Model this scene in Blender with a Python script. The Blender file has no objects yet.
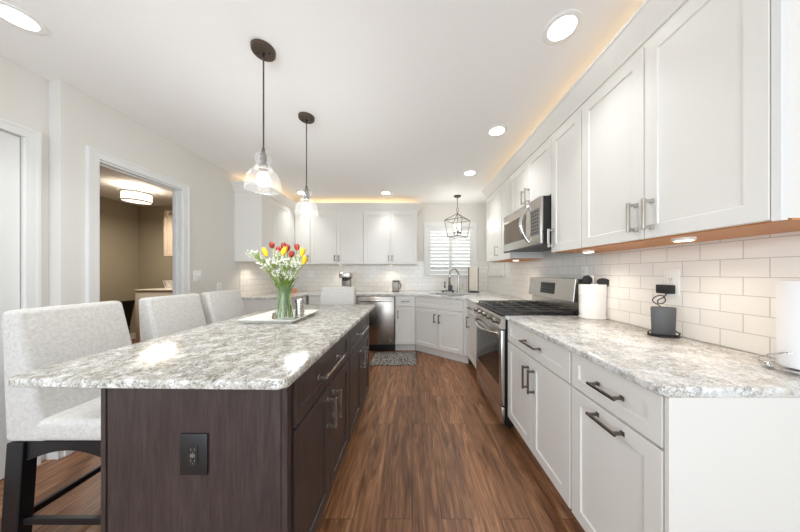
import bpy, bmesh, math, random
from mathutils import Vector, Matrix, geometry
random.seed(11)
SC = bpy.context.scene
COL = SC.collection
PI = math.pi
def rad(a): return a * PI / 180

# ------------------------------------------------------------------ camera, world, big lights, exposure
H = 1.25                                   # camera height
cd = bpy.data.cameras.new('camera'); cam = bpy.data.objects.new('camera', cd); COL.objects.link(cam)
cd.sensor_width = 36; cd.lens = 10.8; cd.shift_x = -0.015; cd.shift_y = 0.00875; cd.clip_start = 0.02
cam.location = (0, 0, H); cam.rotation_euler = (PI / 2, 0, 0)
SC.camera = cam
SC.view_settings.view_transform = 'Standard'; SC.view_settings.look = 'None'
SC.view_settings.exposure = 0.78; SC.view_settings.gamma = 1; SC.view_settings.use_curve_mapping = False
SC.cycles.use_denoising = True
SC.cycles.max_bounces = 14; SC.cycles.diffuse_bounces = 7; SC.cycles.glossy_bounces = 5
SC.cycles.transparent_max_bounces = 16; SC.cycles.transmission_bounces = 8
SC.cycles.caustics_reflective = False; SC.cycles.caustics_refractive = False
SC.cycles.sample_clamp_indirect = 6

wd = bpy.data.worlds.new('world'); SC.world = wd; wd.use_nodes = True
bg = wd.node_tree.nodes['Background']; bg.inputs[0].default_value = (0.86, 0.93, 1.0, 1); bg.inputs[1].default_value = 1.1

def area(name, loc, rot, sx, sy, power, col, spread=None, shape='RECTANGLE'):
    l = bpy.data.lights.new(name, 'AREA'); l.shape = shape; l.size = sx; l.size_y = sy
    l.energy = power; l.color = col
    if spread: l.spread = spread
    o = bpy.data.objects.new(name, l); COL.objects.link(o); o.location = loc; o.rotation_euler = rot
    return o
DB_OUT = 4.78
# daylight entering through the patio opening behind the camera
area('patio_daylight', (-0.5, -2.9, 1.25), (PI / 2 + .25, 0, 0), 3.4, 2.1, 50, (0.75, 0.88, 1.0))
area('sink_window_daylight', (.725, DB_OUT, 1.68), (PI / 2, 0, PI), 1.0, 1.05, 11, (0.95, 0.975, 1.0))
area('added_side_daylight', (-2.50, -1.35, 1.45), (PI / 2, 0, -PI / 2), 1.9, 1.3, 14, (0.82, 0.92, 1.0))  # unseen side opening, added to light the cabinet fronts from the left

# ------------------------------------------------------------------ materials
def lin(c):
    return tuple(((v / 12.92) if v <= .04045 else ((v + .055) / 1.055) ** 2.4) for v in [x / 255 for x in c]) + (1,)
def mat(name, col, rough=.5, metal=0, **kw):
    m = bpy.data.materials.new(name); m.use_nodes = True
    b = m.node_tree.nodes['Principled BSDF']
    b.inputs['Base Color'].default_value = lin(col); b.inputs['Roughness'].default_value = rough
    b.inputs['Metallic'].default_value = metal
    for k, v in kw.items(): b.inputs[k].default_value = v
    return m
class NT:
    def __init__(s, m): s.t = m.node_tree; s.b = s.t.nodes['Principled BSDF']
    def n(s, typ, **kw):
        o = s.t.nodes.new(typ)
        for k, v in kw.items(): setattr(o, k, v)
        return o
    def l(s, a, b): s.t.links.new(a, b)
    def obj(s): return s.n('ShaderNodeTexCoord').outputs['Object']
    def geo(s): return s.n('ShaderNodeNewGeometry').outputs['Position']
    def mp(s, v, scale=(1, 1, 1), rot=(0, 0, 0), loc=(0, 0, 0)):
        o = s.n('ShaderNodeMapping'); o.inputs['Scale'].default_value = scale
        o.inputs['Rotation'].default_value = rot; o.inputs['Location'].default_value = loc
        s.l(v, o.inputs['Vector']); return o.outputs[0]
    def noise(s, v, sc, det=4, ro=.55, dist=0):
        o = s.n('ShaderNodeTexNoise'); o.inputs['Scale'].default_value = sc; o.inputs['Detail'].default_value = det
        o.inputs['Roughness'].default_value = ro; o.inputs['Distortion'].default_value = dist
        s.l(v, o.inputs['Vector']); return o.outputs['Fac']
    def ramp(s, f, stops, interp='LINEAR'):
        o = s.n('ShaderNodeValToRGB'); r = o.color_ramp; r.interpolation = interp
        while len(r.elements) < len(stops): r.elements.new(.5)
        for e, (p, c) in zip(r.elements, stops):
            e.position = p; e.color = lin(c) if max(c) > 1.01 else tuple(c) + (1,)
        s.l(f, o.inputs[0]); return o.outputs[0]
    def mix(s, f, a, b, typ='MIX'):
        o = s.n('ShaderNodeMix', data_type='RGBA', blend_type=typ)
        if isinstance(f, (int, float)): o.inputs[0].default_value = f
        else: s.l(f, o.inputs[0])
        for i, v in ((6, a), (7, b)):
            if isinstance(v, tuple): o.inputs[i].default_value = v
            else: s.l(v, o.inputs[i])
        return o.outputs[2]
    def bump(s, f, strength=.2, dist=.002):
        o = s.n('ShaderNodeBump'); o.inputs['Strength'].default_value = strength; o.inputs['Distance'].default_value = dist
        s.l(f, o.inputs['Height']); s.l(o.outputs[0], s.b.inputs['Normal'])

M = {}
M['cab'] = mat('white_cabinet_paint', (228, 225, 219), .38)
M['trim'] = mat('white_trim_paint', (226, 226, 224), .4)
M['wall'] = mat('greige_wall_paint', (220, 217, 211), .7)
M['ceil'] = mat('ceiling_paint', (243, 241, 239), .8)
M['taupe'] = mat('taupe_wall_paint', (168, 157, 136), .7)
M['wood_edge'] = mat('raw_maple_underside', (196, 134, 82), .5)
M['black'] = mat('black_enamel', (22, 22, 24), .35)
M['blackwood'] = mat('black_stained_wood', (22, 23, 27), .35)
M['nickel'] = mat('brushed_nickel', (196, 192, 186), .24, 1.0)
M['dark_nickel'] = mat('dark_nickel', (120, 112, 104), .32, 1.0)
M['chrome'] = mat('chrome', (215, 215, 215), .08, 1.0)
M['bronze'] = mat('oil_rubbed_bronze', (88, 76, 66), .42, .6)
M['rubber'] = mat('black_plastic', (30, 30, 31), .45)
M['charcoal'] = mat('charcoal_plastic', (82, 84, 86), .55)
M['plate'] = mat('white_plastic', (240, 239, 235), .35)
M['white_ceramic'] = mat('white_ceramic', (226, 224, 219), .15)
M['glassblack'] = mat('black_oven_glass', (26, 24, 22), .05)
M['microglass'] = mat('mirrored_microwave_glass', (128, 116, 104), .12, .75)
M['grate'] = mat('cast_iron', (56, 54, 52), .28)
M['util_cab'] = mat('dull_cream_paint', (190, 172, 152), .5)
M['paper'] = mat('white_paper_towel', (240, 240, 240), .9)
M['beige'] = mat('beige_linen', (226, 217, 202), .8)
M['grey_steel'] = mat('grey_enamelled_steel', (140, 134, 126), .35, .6)
M['washer'] = mat('beige_white_enamel', (226, 216, 202), .3)
M['orange'] = mat('orange_wood', (214, 138, 90), .5)
M['brown'] = mat('brown_wood', (110, 84, 50), .5)

def emis(name, col, s):
    m = bpy.data.materials.new(name); m.use_nodes = True; b = m.node_tree.nodes['Principled BSDF']
    b.inputs['Base Color'].default_value = lin((240, 240, 235))
    b.inputs['Emission Color'].default_value = col + (1,); b.inputs['Emission Strength'].default_value = s
    return m
M['can'] = emis('led_lens', (1, .97, .92), 6)
M['puck'] = emis('warm_puck_lens', (1, .88, .7), 7)
M['bulb'] = emis('warm_bulb', (1, .93, .82), 5)
M['drum'] = emis('lit_drum_shade', (1, .90, .76), .8)
M['candle_bulb'] = emis('lit_candle_bulb', (1, .93, .82), 6)

# brushed stainless
m = M['steel'] = mat('brushed_stainless', (205, 201, 196), .27, 1.0); t = NT(m)
f = t.noise(t.mp(t.obj(), (3, 3, 220)), 6, 2); t.bump(f, .06, .0008)
m = M['steel_dark'] = mat('dishwasher_stainless', (164, 156, 148), .25, 1.0); t = NT(m)
f = t.noise(t.mp(t.obj(), (220, 3, 3)), 6, 2); t.bump(f, .08, .0008)

# fabric
m = M['fabric'] = mat('light_grey_linen', (216, 212, 206), .95); t = NT(m); v = t.obj()
n1 = t.noise(v, 260, 2); n2 = t.noise(v, 70, 3)
t.l(t.ramp(t.mix(.5, n1, n2), [(.3, (190, 187, 182)), (.7, (226, 223, 218))]), t.b.inputs['Base Color']); t.bump(n1, .35, .002)

# quartz
def quartz(name, lo, hi, vein, sc, k):
    m = mat(name, hi, .16); t = NT(m); v = t.geo()
    w = t.noise(v, 13 * sc, 5, .65, .8)
    base = t.ramp(w, [(.36, lo), (.5, hi), (.64, (246, 245, 242))])
    n = t.noise(t.mp(v, (1, .85, 1)), 22 * sc, 7, .68, 1.6)
    sb = t.n('ShaderNodeMath', operation='SUBTRACT'); t.l(n, sb.inputs[0]); sb.inputs[1].default_value = .5
    ab = t.n('ShaderNodeMath', operation='ABSOLUTE'); t.l(sb.outputs[0], ab.inputs[0])
    veins = t.ramp(ab.outputs[0], [(0, vein), (.012, tuple((c + 255) / 2 for c in vein)), (.04, (255, 255, 255))])
    msk = t.ramp(t.noise(v, 9 * sc, 3, .5), [(.42, (0, 0, 0)), (.62, (255, 255, 255))])
    c = t.mix(.75, base, t.mix(msk, veins, (1, 1, 1, 1)), 'MULTIPLY')
    n3 = t.noise(v, 75 * sc, 4, .65, .8)
    sp = t.ramp(n3, [(.34, (112, 110, 108)), (.43, (205, 201, 195)), (.52, (255, 255, 255))])
    c = t.mix(k, c, sp, 'MULTIPLY')
    t.l(c, t.b.inputs['Base Color']); return m
M['quartz'] = quartz('white_quartz', (212, 206, 196), (227, 227, 224), (70, 70, 78), 1.15, .45)
M['quartz_island'] = quartz('beige_quartz', (180, 174, 160), (213, 210, 203), (84, 80, 76), 1.35, .75)

# subway tile (plane given by axis u)
def tile(name, axis, col=(238, 234, 228)):
    m = mat(name, col, .12); t = NT(m)
    sp = t.n('ShaderNodeSeparateXYZ'); t.l(t.geo(), sp.inputs[0])
    cb = t.n('ShaderNodeCombineXYZ'); t.l(sp.outputs[axis], cb.inputs[0]); t.l(sp.outputs[2], cb.inputs[1])
    v = t.mp(cb.outputs[0], loc=(.05, -.914, 0))
    br = t.n('ShaderNodeTexBrick'); br.offset = .5
    br.inputs['Scale'].default_value = 1; br.inputs['Brick Width'].default_value = .155; br.inputs['Row Height'].default_value = .0795
    br.inputs['Mortar Size'].default_value = .0016; br.inputs['Mortar Smooth'].default_value = .15
    br.inputs['Color1'].default_value = lin(col); br.inputs['Color2'].default_value = lin(tuple(c - 5 for c in col))
    br.inputs['Mortar'].default_value = lin((186, 181, 174)); t.l(v, br.inputs['Vector'])
    t.l(br.outputs['Color'], t.b.inputs['Base Color'])
    inv = t.n('ShaderNodeMath', operation='SUBTRACT'); inv.inputs[0].default_value = 1; t.l(br.outputs['Fac'], inv.inputs[1])
    t.bump(inv.outputs[0], .5, .0015)
    r = t.n('ShaderNodeMapRange'); r.inputs[3].default_value = .12; r.inputs[4].default_value = .7
    t.l(br.outputs['Fac'], r.inputs[0]); t.l(r.outputs[0], t.b.inputs['Roughness'])
    return m
M['tile_y'] = tile('subway_tile_side', 1); M['tile_x'] = tile('subway_tile_rear', 0)

# plank floor
m = M['floor'] = mat('walnut_plank_floor', (104, 74, 54), .34); t = NT(m)
sp = t.n('ShaderNodeSeparateXYZ'); t.l(t.geo(), sp.inputs[0])
cb = t.n('ShaderNodeCombineXYZ'); t.l(sp.outputs[1], cb.inputs[0]); t.l(sp.outputs[0], cb.inputs[1])
br = t.n('ShaderNodeTexBrick'); br.offset = .37; br.offset_frequency = 2
br.inputs['Scale'].default_value = 1; br.inputs['Brick Width'].default_value = 1.22; br.inputs['Row Height'].default_value = .15
br.inputs['Mortar Size'].default_value = .0012; br.inputs['Color1'].default_value = (0, 0, 0, 1); br.inputs['Color2'].default_value = (1, 1, 1, 1)
br.inputs['Mortar'].default_value = (.5, .5, .5, 1); br.inputs['Bias'].default_value = 0
t.l(cb.outputs[0], br.inputs['Vector'])
off = t.n('ShaderNodeVectorMath', operation='SCALE'); t.l(br.outputs['Color'], off.inputs[0]); off.inputs['Scale'].default_value = 7
ad = t.n('ShaderNodeVectorMath', operation='ADD'); t.l(cb.outputs[0], ad.inputs[0]); t.l(off.outputs[0], ad.inputs[1])
g1 = t.noise(t.mp(ad.outputs[0], (1.0, 9, 1)), 2.2, 8, .66, 1.2)
g2 = t.noise(t.mp(ad.outputs[0], (2.2, 90, 1)), 2.5, 4, .6, .3)
c1 = t.ramp(g1, [(.28, (82, 54, 37)), (.43, (140, 97, 66)), (.57, (176, 127, 90)), (.74, (212, 167, 128))])
c2 = t.ramp(g2, [(.32, (150, 140, 132)), (.6, (255, 255, 255))])
c = t.mix(.75, c1, c2, 'MULTIPLY')
tone = t.ramp(br.outputs['Color'], [(0, (196, 188, 182)), (1, (255, 250, 246))])
c = t.mix(.8, c, tone, 'MULTIPLY')
c = t.mix(br.outputs['Fac'], c, lin((40, 28, 22)))
t.l(c, t.b.inputs['Base Color']); t.bump(g2, .12, .001)
rr = t.n('ShaderNodeMapRange'); rr.inputs[3].default_value = .28; rr.inputs[4].default_value = .46; t.l(g1, rr.inputs[0]); t.l(rr.outputs[0], t.b.inputs['Roughness'])

# dark stained island wood
m = M['espresso'] = mat('espresso_stained_maple', (66, 54, 50), .38); t = NT(m)
g = t.noise(t.mp(t.geo(), (14, 14, 1.3)), 3, 8, .65, .8); g2 = t.noise(t.mp(t.geo(), (70, 70, 4)), 3, 4)
c = t.ramp(g, [(.3, (52, 42, 41)), (.5, (64, 53, 51)), (.72, (78, 66, 63))])
c = t.mix(.6, c, t.ramp(g2, [(.35, (190, 185, 182)), (.6, (255, 255, 255))]), 'MULTIPLY')
t.l(c, t.b.inputs['Base Color'])

# rug
m = M['rug'] = mat('grey_woven_rug', (150, 146, 140), 1); t = NT(m)
vo = t.n('ShaderNodeTexVoronoi'); vo.inputs['Scale'].default_value = 58; t.l(t.obj(), vo.inputs['Vector'])
t.l(t.ramp(vo.outputs['Distance'], [(.15, (226, 222, 214)), (.4, (140, 134, 128)), (.65, (64, 58, 54))]), t.b.inputs['Base Color'])
t.bump(vo.outputs['Distance'], .6, .004)

# plants
M['stem'] = mat('green_stem', (142, 162, 70), .5)
M['leaf'] = mat('green_leaf', (106, 136, 54), .5)
M['tul_y'] = mat('yellow_petal', (250, 200, 24), .45, **{'Subsurface Weight': .1})
M['baby'] = mat('white_blossom', (246, 246, 240), .7)
m = M['tul_r'] = mat('red_petal', (196, 62, 34), .45); t = NT(m)
n = t.noise(t.mp(t.obj(), (1, 1, .3)), 55, 3)
t.l(t.ramp(n, [(.35, (128, 26, 18)), (.55, (170, 46, 26)), (.7, (214, 108, 46))]), t.b.inputs['Base Color'])

# thin clear glass: view-dependent only through Fresnel, as real glass
def thin_glass(name, haze=0.0, tint=(1, 1, 1)):
    m = bpy.data.materials.new(name); m.use_nodes = True; nt = m.node_tree
    for n in list(nt.nodes): nt.nodes.remove(n)
    out = nt.nodes.new('ShaderNodeOutputMaterial'); tr = nt.nodes.new('ShaderNodeBsdfTransparent'); tr.inputs[0].default_value = tint + (1,)
    gl = nt.nodes.new('ShaderNodeBsdfGlossy'); gl.inputs['Roughness'].default_value = .04
    lwt = nt.nodes.new('ShaderNodeLayerWeight'); lwt.inputs[0].default_value = .5
    pw = nt.nodes.new('ShaderNodeMath'); pw.operation = 'POWER'; nt.links.new(lwt.outputs['Facing'], pw.inputs[0]); pw.inputs[1].default_value = 4
    fr = nt.nodes.new('ShaderNodeMapRange'); nt.links.new(pw.outputs[0], fr.inputs[0]); fr.inputs[3].default_value = .035; fr.inputs[4].default_value = .55
    mx = nt.nodes.new('ShaderNodeMixShader'); nt.links.new(fr.outputs[0], mx.inputs[0]); nt.links.new(tr.outputs[0], mx.inputs[1]); nt.links.new(gl.outputs[0], mx.inputs[2])
    last = mx.outputs[0]
    if haze:
        df = nt.nodes.new('ShaderNodeBsdfTranslucent'); df.inputs[0].default_value = (.95, .95, .95, 1)
        d2 = nt.nodes.new('ShaderNodeBsdfDiffuse'); d2.inputs[0].default_value = (.95, .95, .95, 1)
        ms = nt.nodes.new('ShaderNodeMixShader'); ms.inputs[0].default_value = .5; nt.links.new(df.outputs[0], ms.inputs[1]); nt.links.new(d2.outputs[0], ms.inputs[2])
        m2 = nt.nodes.new('ShaderNodeMixShader'); m2.inputs[0].default_value = haze
        nt.links.new(last, m2.inputs[1]); nt.links.new(ms.outputs[0], m2.inputs[2]); last = m2.outputs[0]
    nt.links.new(last, out.inputs[0]); return m
M['shade_glass'] = thin_glass('seeded_shade_glass', .045)
M['clear'] = thin_glass('clear_glass', .0, (.97, .985, .97))
M['vase_glass'] = thin_glass('vase_glass', .04, (.96, .98, .96))
M['neck_glass'] = thin_glass('neck_glass', .18)

# ------------------------------------------------------------------ mesh helpers
class MB:
    def __init__(s): s.b = bmesh.new()
    def add(s, vs, fs):
        vv = [s.b.verts.new(v) for v in vs]
        for f in fs:
            try: s.b.faces.new([vv[i] for i in f])
            except ValueError: pass
        return vv
    def box(s, x0, x1, y0, y1, z0, z1, bev=0, seg=2):
        if x0 > x1: x0, x1 = x1, x0
        if y0 > y1: y0, y1 = y1, y0
        if z0 > z1: z0, z1 = z1, z0
        vs = [(x0, y0, z0), (x1, y0, z0), (x1, y1, z0), (x0, y1, z0), (x0, y0, z1), (x1, y0, z1), (x1, y1, z1), (x0, y1, z1)]
        return s.hexa(vs, bev, seg)
    def hexa(s, vs, bev=0, seg=2):
        fs = [(0, 3, 2, 1), (4, 5, 6, 7), (0, 1, 5, 4), (1, 2, 6, 5), (2, 3, 7, 6), (3, 0, 4, 7)]
        t = bmesh.new(); vv = [t.verts.new(v) for v in vs]
        for f in fs: t.faces.new([vv[i] for i in f])
        if bev: bmesh.ops.bevel(t, geom=list(t.edges), offset=bev, segments=seg, affect='EDGES', profile=.5)
        s.merge(t); return s
    def merge(s, t):
        t.verts.index_update(); idx = [s.b.verts.new(v.co) for v in t.verts]
        for f in t.faces:
            try: s.b.faces.new([idx[v.index] for v in f.verts])
            except ValueError: pass
        t.free()
    def prism(s, pts, z0, z1, bev=0, axis='z', seg=2):
        """polygon pts extruded; axis z: (x,y); axis y: pts are (x,z); axis x: pts are (y,z)"""
        def P(p, h): return (p[0], p[1], h) if axis == 'z' else ((p[0], h, p[1]) if axis == 'y' else (h, p[0], p[1]))
        t = bmesh.new(); n = len(pts)
        a = [t.verts.new(P(p, z0)) for p in pts]; b = [t.verts.new(P(p, z1)) for p in pts]
        t.faces.new(list(reversed(a))); t.faces.new(b)
        for i in range(n): t.faces.new((a[i], a[(i + 1) % n], b[(i + 1) % n], b[i]))
        bmesh.ops.recalc_face_normals(t, faces=list(t.faces))
        if bev: bmesh.ops.bevel(t, geom=list(t.edges), offset=bev, segments=seg, affect='EDGES', profile=.5)
        s.merge(t); return s
    def tube(s, pts, r, n=10, caps=True, closed=False):
        pts = [Vector(p) for p in pts]; m = len(pts)
        rs = r if isinstance(r, (list, tuple)) else [r] * m
        rings = []; prev = None
        for i, p in enumerate(pts):
            if closed: d = (pts[(i + 1) % m] - pts[i - 1])
            else: d = (pts[min(i + 1, m - 1)] - pts[max(i - 1, 0)])
            d.normalize()
            if prev is None:
                u = d.cross(Vector((0, 0, 1)))
                if u.length < 1e-3: u = d.cross(Vector((1, 0, 0)))
                u.normalize()
            else:
                u = prev - d * prev.dot(d)
                if u.length < 1e-5: u = d.cross(Vector((0, 1, 0)))
                u.normalize()
            prev = u; w = d.cross(u)
            rings.append([s.b.verts.new(p + (u * math.cos(2 * PI * k / n) + w * math.sin(2 * PI * k / n)) * rs[i]) for k in range(n)])
        for i in range(m if closed else m - 1):
            A, B = rings[i], rings[(i + 1) % m]
            for k in range(n): s.b.faces.new((A[k], A[(k + 1) % n], B[(k + 1) % n], B[k]))
        if caps and not closed:
            s.b.faces.new(list(reversed(rings[0]))); s.b.faces.new(rings[-1])
        return s
    def lathe(s, prof, n=32, c=(0, 0, 0), sx=1, sy=1, axis='z'):
        """prof: list of (r, h)"""
        rings = []
        for r, h in prof:
            def P(a):
                x, y = r * sx * math.cos(a), r * sy * math.sin(a)
                q = (x, y, h) if axis == 'z' else ((h, x, y) if axis == 'x' else (x, h, y))
                return (c[0] + q[0], c[1] + q[1], c[2] + q[2])
            if r < 1e-6: rings.append([s.b.verts.new(P(0))])
            else: rings.append([s.b.verts.new(P(2 * PI * k / n)) for k in range(n)])
        for A, B in zip(rings[:-1], rings[1:]):
            for k in range(n):
                a = A[k % len(A)], A[(k + 1) % len(A)]; b = B[k % len(B)], B[(k + 1) % len(B)]
                f = [a[0], a[1], b[1], b[0]]; u = []
                for q in f:
                    if q not in u: u.append(q)
                if len(u) > 2: s.b.faces.new(u)
        return s
    def ball(s, c, r, u=10, v=6, sc=(1, 1, 1)):
        prof = [(r * math.sin(PI * i / v), -r * math.cos(PI * i / v)) for i in range(v + 1)]
        prof[0] = (0, -r); prof[-1] = (0, r)
        t = MB(); t.lathe(prof, u)
        for q in t.b.verts: q.co = Vector((c[0] + q.co.x * sc[0], c[1] + q.co.y * sc[1], c[2] + q.co.z * sc[2]))
        s.merge(t.b); return s
    def xf(s, mtx):
        bmesh.ops.transform(s.b, matrix=mtx, verts=list(s.b.verts)); return s
    def shaker(s, x0, x1, z0, z1, yf, t=.02, rail=.057, rec=.007):
        """flat-panel door, front at y=yf (faces -y)"""
        yb = yf + t; c = .0035
        def rect(a, y): return [(x0 + a, y, z0 + a), (x1 - a, y, z0 + a), (x1 - a, y, z1 - a), (x0 + a, y, z1 - a)]
        loops = [rect(0, yb), rect(0, yf + .0015), rect(.0015, yf), rect(rail, yf), rect(rail + c, yf + rec)]
        L = [[s.b.verts.new(v) for v in lp] for lp in loops]
        s.b.faces.new(list(reversed(L[0])))
        for A, B in zip(L[:-1], L[1:]):
            for k in range(4): s.b.faces.new((A[k], A[(k + 1) % 4], B[(k + 1) % 4], B[k]))
        s.b.faces.new(L[-1]); return s
    def build(s, name, m, parent=None, smooth=35, loc=None, rot=None):
        bmesh.ops.recalc_face_normals(s.b, faces=list(s.b.faces))
        me = bpy.data.meshes.new(name); s.b.to_mesh(me); s.b.free()
        if smooth:
            for p in me.polygons: p.use_smooth = True
            me.set_sharp_from_angle(angle=rad(smooth))
        for q in (m if isinstance(m, list) else [m]): me.materials.append(q)
        o = bpy.data.objects.new(name, me); COL.objects.link(o)
        if parent: o.parent = parent
        if loc: o.location = loc
        if rot: o.rotation_euler = rot
        return o

def empty(name, loc=(0, 0, 0), rz=0):
    o = bpy.data.objects.new(name, None); COL.objects.link(o); o.location = loc; o.rotation_euler = (0, 0, rz); o.empty_display_size = .1
    return o
def tag(o, label=None, cat=None, group=None, kind=None):
    if label: o['label'] = label
    if cat: o['category'] = cat
    if group: o['group'] = group
    if kind: o['kind'] = kind
    return o
def struct(o, label=None): o['kind'] = 'structure'; return o
def kids(o): return [c for c in bpy.data.objects if c.parent == o]
def copy_tree(o, parent=None):
    c = o.copy(); COL.objects.link(c)
    if parent: c.parent = parent
    for ch in kids(o): copy_tree(ch, c)
    return c
RIGHT, LEFT = -PI / 2, PI / 2           # rotations: front faces -X / +X

# ------------------------------------------------------------------ the room
W, LW, LN = 1.436, -2.37, -2.455          # side walls (nearer left wall steps back)
DB, CE = 4.53, 2.55                      # rear wall, ceiling
YR = -2.8
def wall_pieces(name, axis, a0, a1, t0, t1, z0, z1, holes, m):
    """slab spanning a0..a1 along an axis ('x' or 'y'), thickness t0..t1, with rectangular holes (a,b,zlo,zhi)"""
    b = MB()
    def bx(p, q, lo, hi):
        if q - p < 1e-4 or hi - lo < 1e-4: return
        if axis == 'x': b.box(p, q, t0, t1, lo, hi)
        else: b.box(t0, t1, p, q, lo, hi)
    cur = a0
    for (p, q, lo, hi) in sorted(holes):
        bx(cur, p, z0, z1); bx(p, q, z0, lo); bx(p, q, hi, z1); cur = q
    bx(cur, a1, z0, z1)
    return struct(b.build(name, m, smooth=0))

struct(MB().box(-5.5, 1.6, YR - .1, 4.9, -.1, 0).build('floor', M['floor'], smooth=0))
struct(MB().box(-5.5, 1.6, YR - .1, 4.9, CE, CE + .1).build('ceiling', M['ceil'], smooth=0))
wall_pieces('wall_right', 'y', YR, DB + .12, W, W + .12, 0, CE, [(3.76, 4.37, 1.225, 2.13)], M['wall'])
wall_pieces('wall_back', 'x', LW - .09, W, DB, DB + .12, 0, CE, [(.30, 1.15, 1.225, 2.13)], M['wall'])
wall_pieces('wall_left', 'y', 1.62, DB, LW - .09, LW, 0, CE, [(1.806, 2.48, 0, 2.11)], M['wall'])
wall_pieces('wall_left_near', 'y', YR, 1.6195, LN - .12, LN, 0, CE, [(-2.35, -.35, .75, 2.15), (.72, 1.516, 0, 2.11)], M['wall'])  # window-height hole is an unseen opening added for the side light
wall_pieces('wall_rear', 'x', LN - .12, W + .12, YR - .12, YR, 0, CE, [(-2.2, 1.2, 0.0, 2.25)], M['wall'])
# utility room beyond the doorway
struct(MB().box(-5.42, -5.30, .4, 4.77, 0, CE).build('wall_utility_far', M['taupe'], smooth=0))
struct(MB().box(-5.30, LW - .09, 4.65, 4.77, 0, CE).build('wall_utility_back', M['taupe'], smooth=0))
struct(MB().box(-5.30, LN - .12, .28, .4, 0, CE).build('wall_utility_front', M['taupe'], smooth=0))
struct(MB().box(LW - .098, LW - .0905, 2.57, 4.65, 0, CE).build('wall_utility_near', M['taupe'], smooth=0))

# doorway casing
def casing(name, x, y0, y1, z1, w=.065, t=.018, both=None):
    b = MB()
    for (a, c, lo, hi) in ((y0 - w, y0, 0, z1 + w), (y1, y1 + w, 0, z1 + w), (y0, y1, z1, z1 + w)):
        b.box(x, x + t, a, c, lo, hi)
    for (a, c, lo, hi) in ((y0 - w + .004, y0 - w + .018, 0, z1 + w - .004), (y1 + w - .018, y1 + w - .004, 0, z1 + w - .004), (y0 - w + .018, y1 + w - .018, z1 + w - .018, z1 + w - .004)):
        b.box(x + t, x + t + .004, a, c, lo, hi)
    return struct(b.build(name, M['trim'], smooth=0))
casing('trim_1', LW, 1.806, 2.48, 2.11)
b = MB()                                  # jamb lining of the doorway
b.box(LW - .09, LW, 1.806, 1.821, 0, 2.11); b.box(LW - .09, LW, 2.465, 2.48, 0, 2.11); b.box(LW - .09, LW, 1.821, 2.465, 2.095, 2.11)
b.box(LW - .075, LW - .045, 1.821, 1.831, 0, 2.095); b.box(LW - .075, LW - .045, 2.455, 2.465, 0, 2.095); b.box(LW - .075, LW - .045, 1.831, 2.455, 2.085, 2.095)
struct(b.build('trim_2', M['trim'], smooth=0))
casing('trim_3', LN, .72, 1.516, 2.11, .062)
d = struct(empty('door_1', (LN - .015, .72, 0)))
b = MB(); b.box(-.04, 0, .004, .792, .01, 2.105)
b.build('door_panel', M['trim'], d, smooth=0)
b = MB(); b.tube([(0, .07, .96), (.05, .07, .96)], .012); b.ball((.06, .07, .96), .028); b.build('door_knob', M['nickel'], d)
# baseboards
def bb(name, x0, x1, y0, y1): struct(MB().box(x0, x1, y0, y1, 0, .11, .003, 1).build(name, M['trim'], smooth=0))
bb('baseboard_left', LW, LW + .014, 2.53, 3.30); bb('baseboard_left_pier', LW, LW + .014, 1.63, 1.735)
bb('baseboard_left_near', LN, LN + .014, YR, .65)
bb('baseboard_step', LN, LW - .001, 1.605, 1.619)
bb('baseboard_utility', -5.298, -2.52, 4.634, 4.649); bb('baseboard_utility_far', -5.299, -5.285, .42, 4.63)

# backsplash tile (8 mm)
T = .008
struct(MB().box(W - T, W - .0005, .62, DB - .001, .915, 1.405).build('trim_4', M['tile_y'], smooth=0))
struct(MB().box(LW + .0005, LW + T, 3.30, DB - .001, .915, 1.405).build('trim_5', M['tile_y'], smooth=0))
b = MB(); b.box(LW + T, .222, DB - T, DB - .0005, .915, 1.47); b.box(.222, 1.23, DB - T, DB - .0005, .915, 1.19); b.box(1.23, W - T, DB - T, DB - .0005, .915, 1.47)
struct(b.build('trim_6', M['tile_x'], smooth=0))

# windows with plantation shutters
def window(name, loc, rz, w=.85, h=.82):
    r = struct(empty(name, loc, rz))       # local: x along wall 0..w, front faces -y, z 0..h is the opening
    b = MB(); c = .075
    for (x0, x1, z0, z1) in ((-c, 0, -.0, h + c), (w, w + c, -.0, h + c), (0, w, h, h + c)): b.box(x0, x1, -.02, -.0002, z0, z1, .004, 1)
    b.box(-.0, .02, 0, .1, 0, h); b.box(w - .02, w, 0, .1, 0, h); b.box(.02, w - .02, 0, .1, h - .02, h)
    b.build('window_frame', M['trim'], r, smooth=0)
    MB().box(-c - .02, w + c + .02, -.045, -.0002, -.03, 0, .004, 1).build('window_sill', M['trim'], r, smooth=0)
    MB().box(.02, w - .02, .085, .089, .005, h - .02).build('window_glass', M['clear'], r, smooth=0)
    hw = (w - .04) / 2
    for k in range(2):
        x0 = .021 + k * hw; x1 = x0 + hw - .002
        b = MB()
        for (a, c2, lo, hi) in ((x0, x0 + .032, .003, h - .022), (x1 - .032, x1, .003, h - .022), (x0 + .032, x1 - .032, .003, .075), (x0 + .032, x1 - .032, h - .10, h - .022)):
            b.box(a, c2, .01, .038, lo, hi)
        p = b.build('shutter_panel', M['trim'], r, smooth=0)
        b = MB(); nz = 11; z0, z1 = .08, h - .105
        for i in range(nz):
            zc = z0 + (z1 - z0) * (i + .5) / nz
            t = MB(); t.box(x0 + .033, x1 - .033, -.036, .036, -.0045, .0045)
            t.xf(Matrix.Translation((0, .026, zc)) @ Matrix.Rotation(rad(-60), 4, 'X')); b.merge(t.b)
        b.build('louvers', M['trim'], p, smooth=0)
    return r
window('window_1', (.30, DB, 1.225), 0, .85, .905)
window('window_2', (W, 4.37, 1.225), RIGHT, .61, .905)

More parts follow.
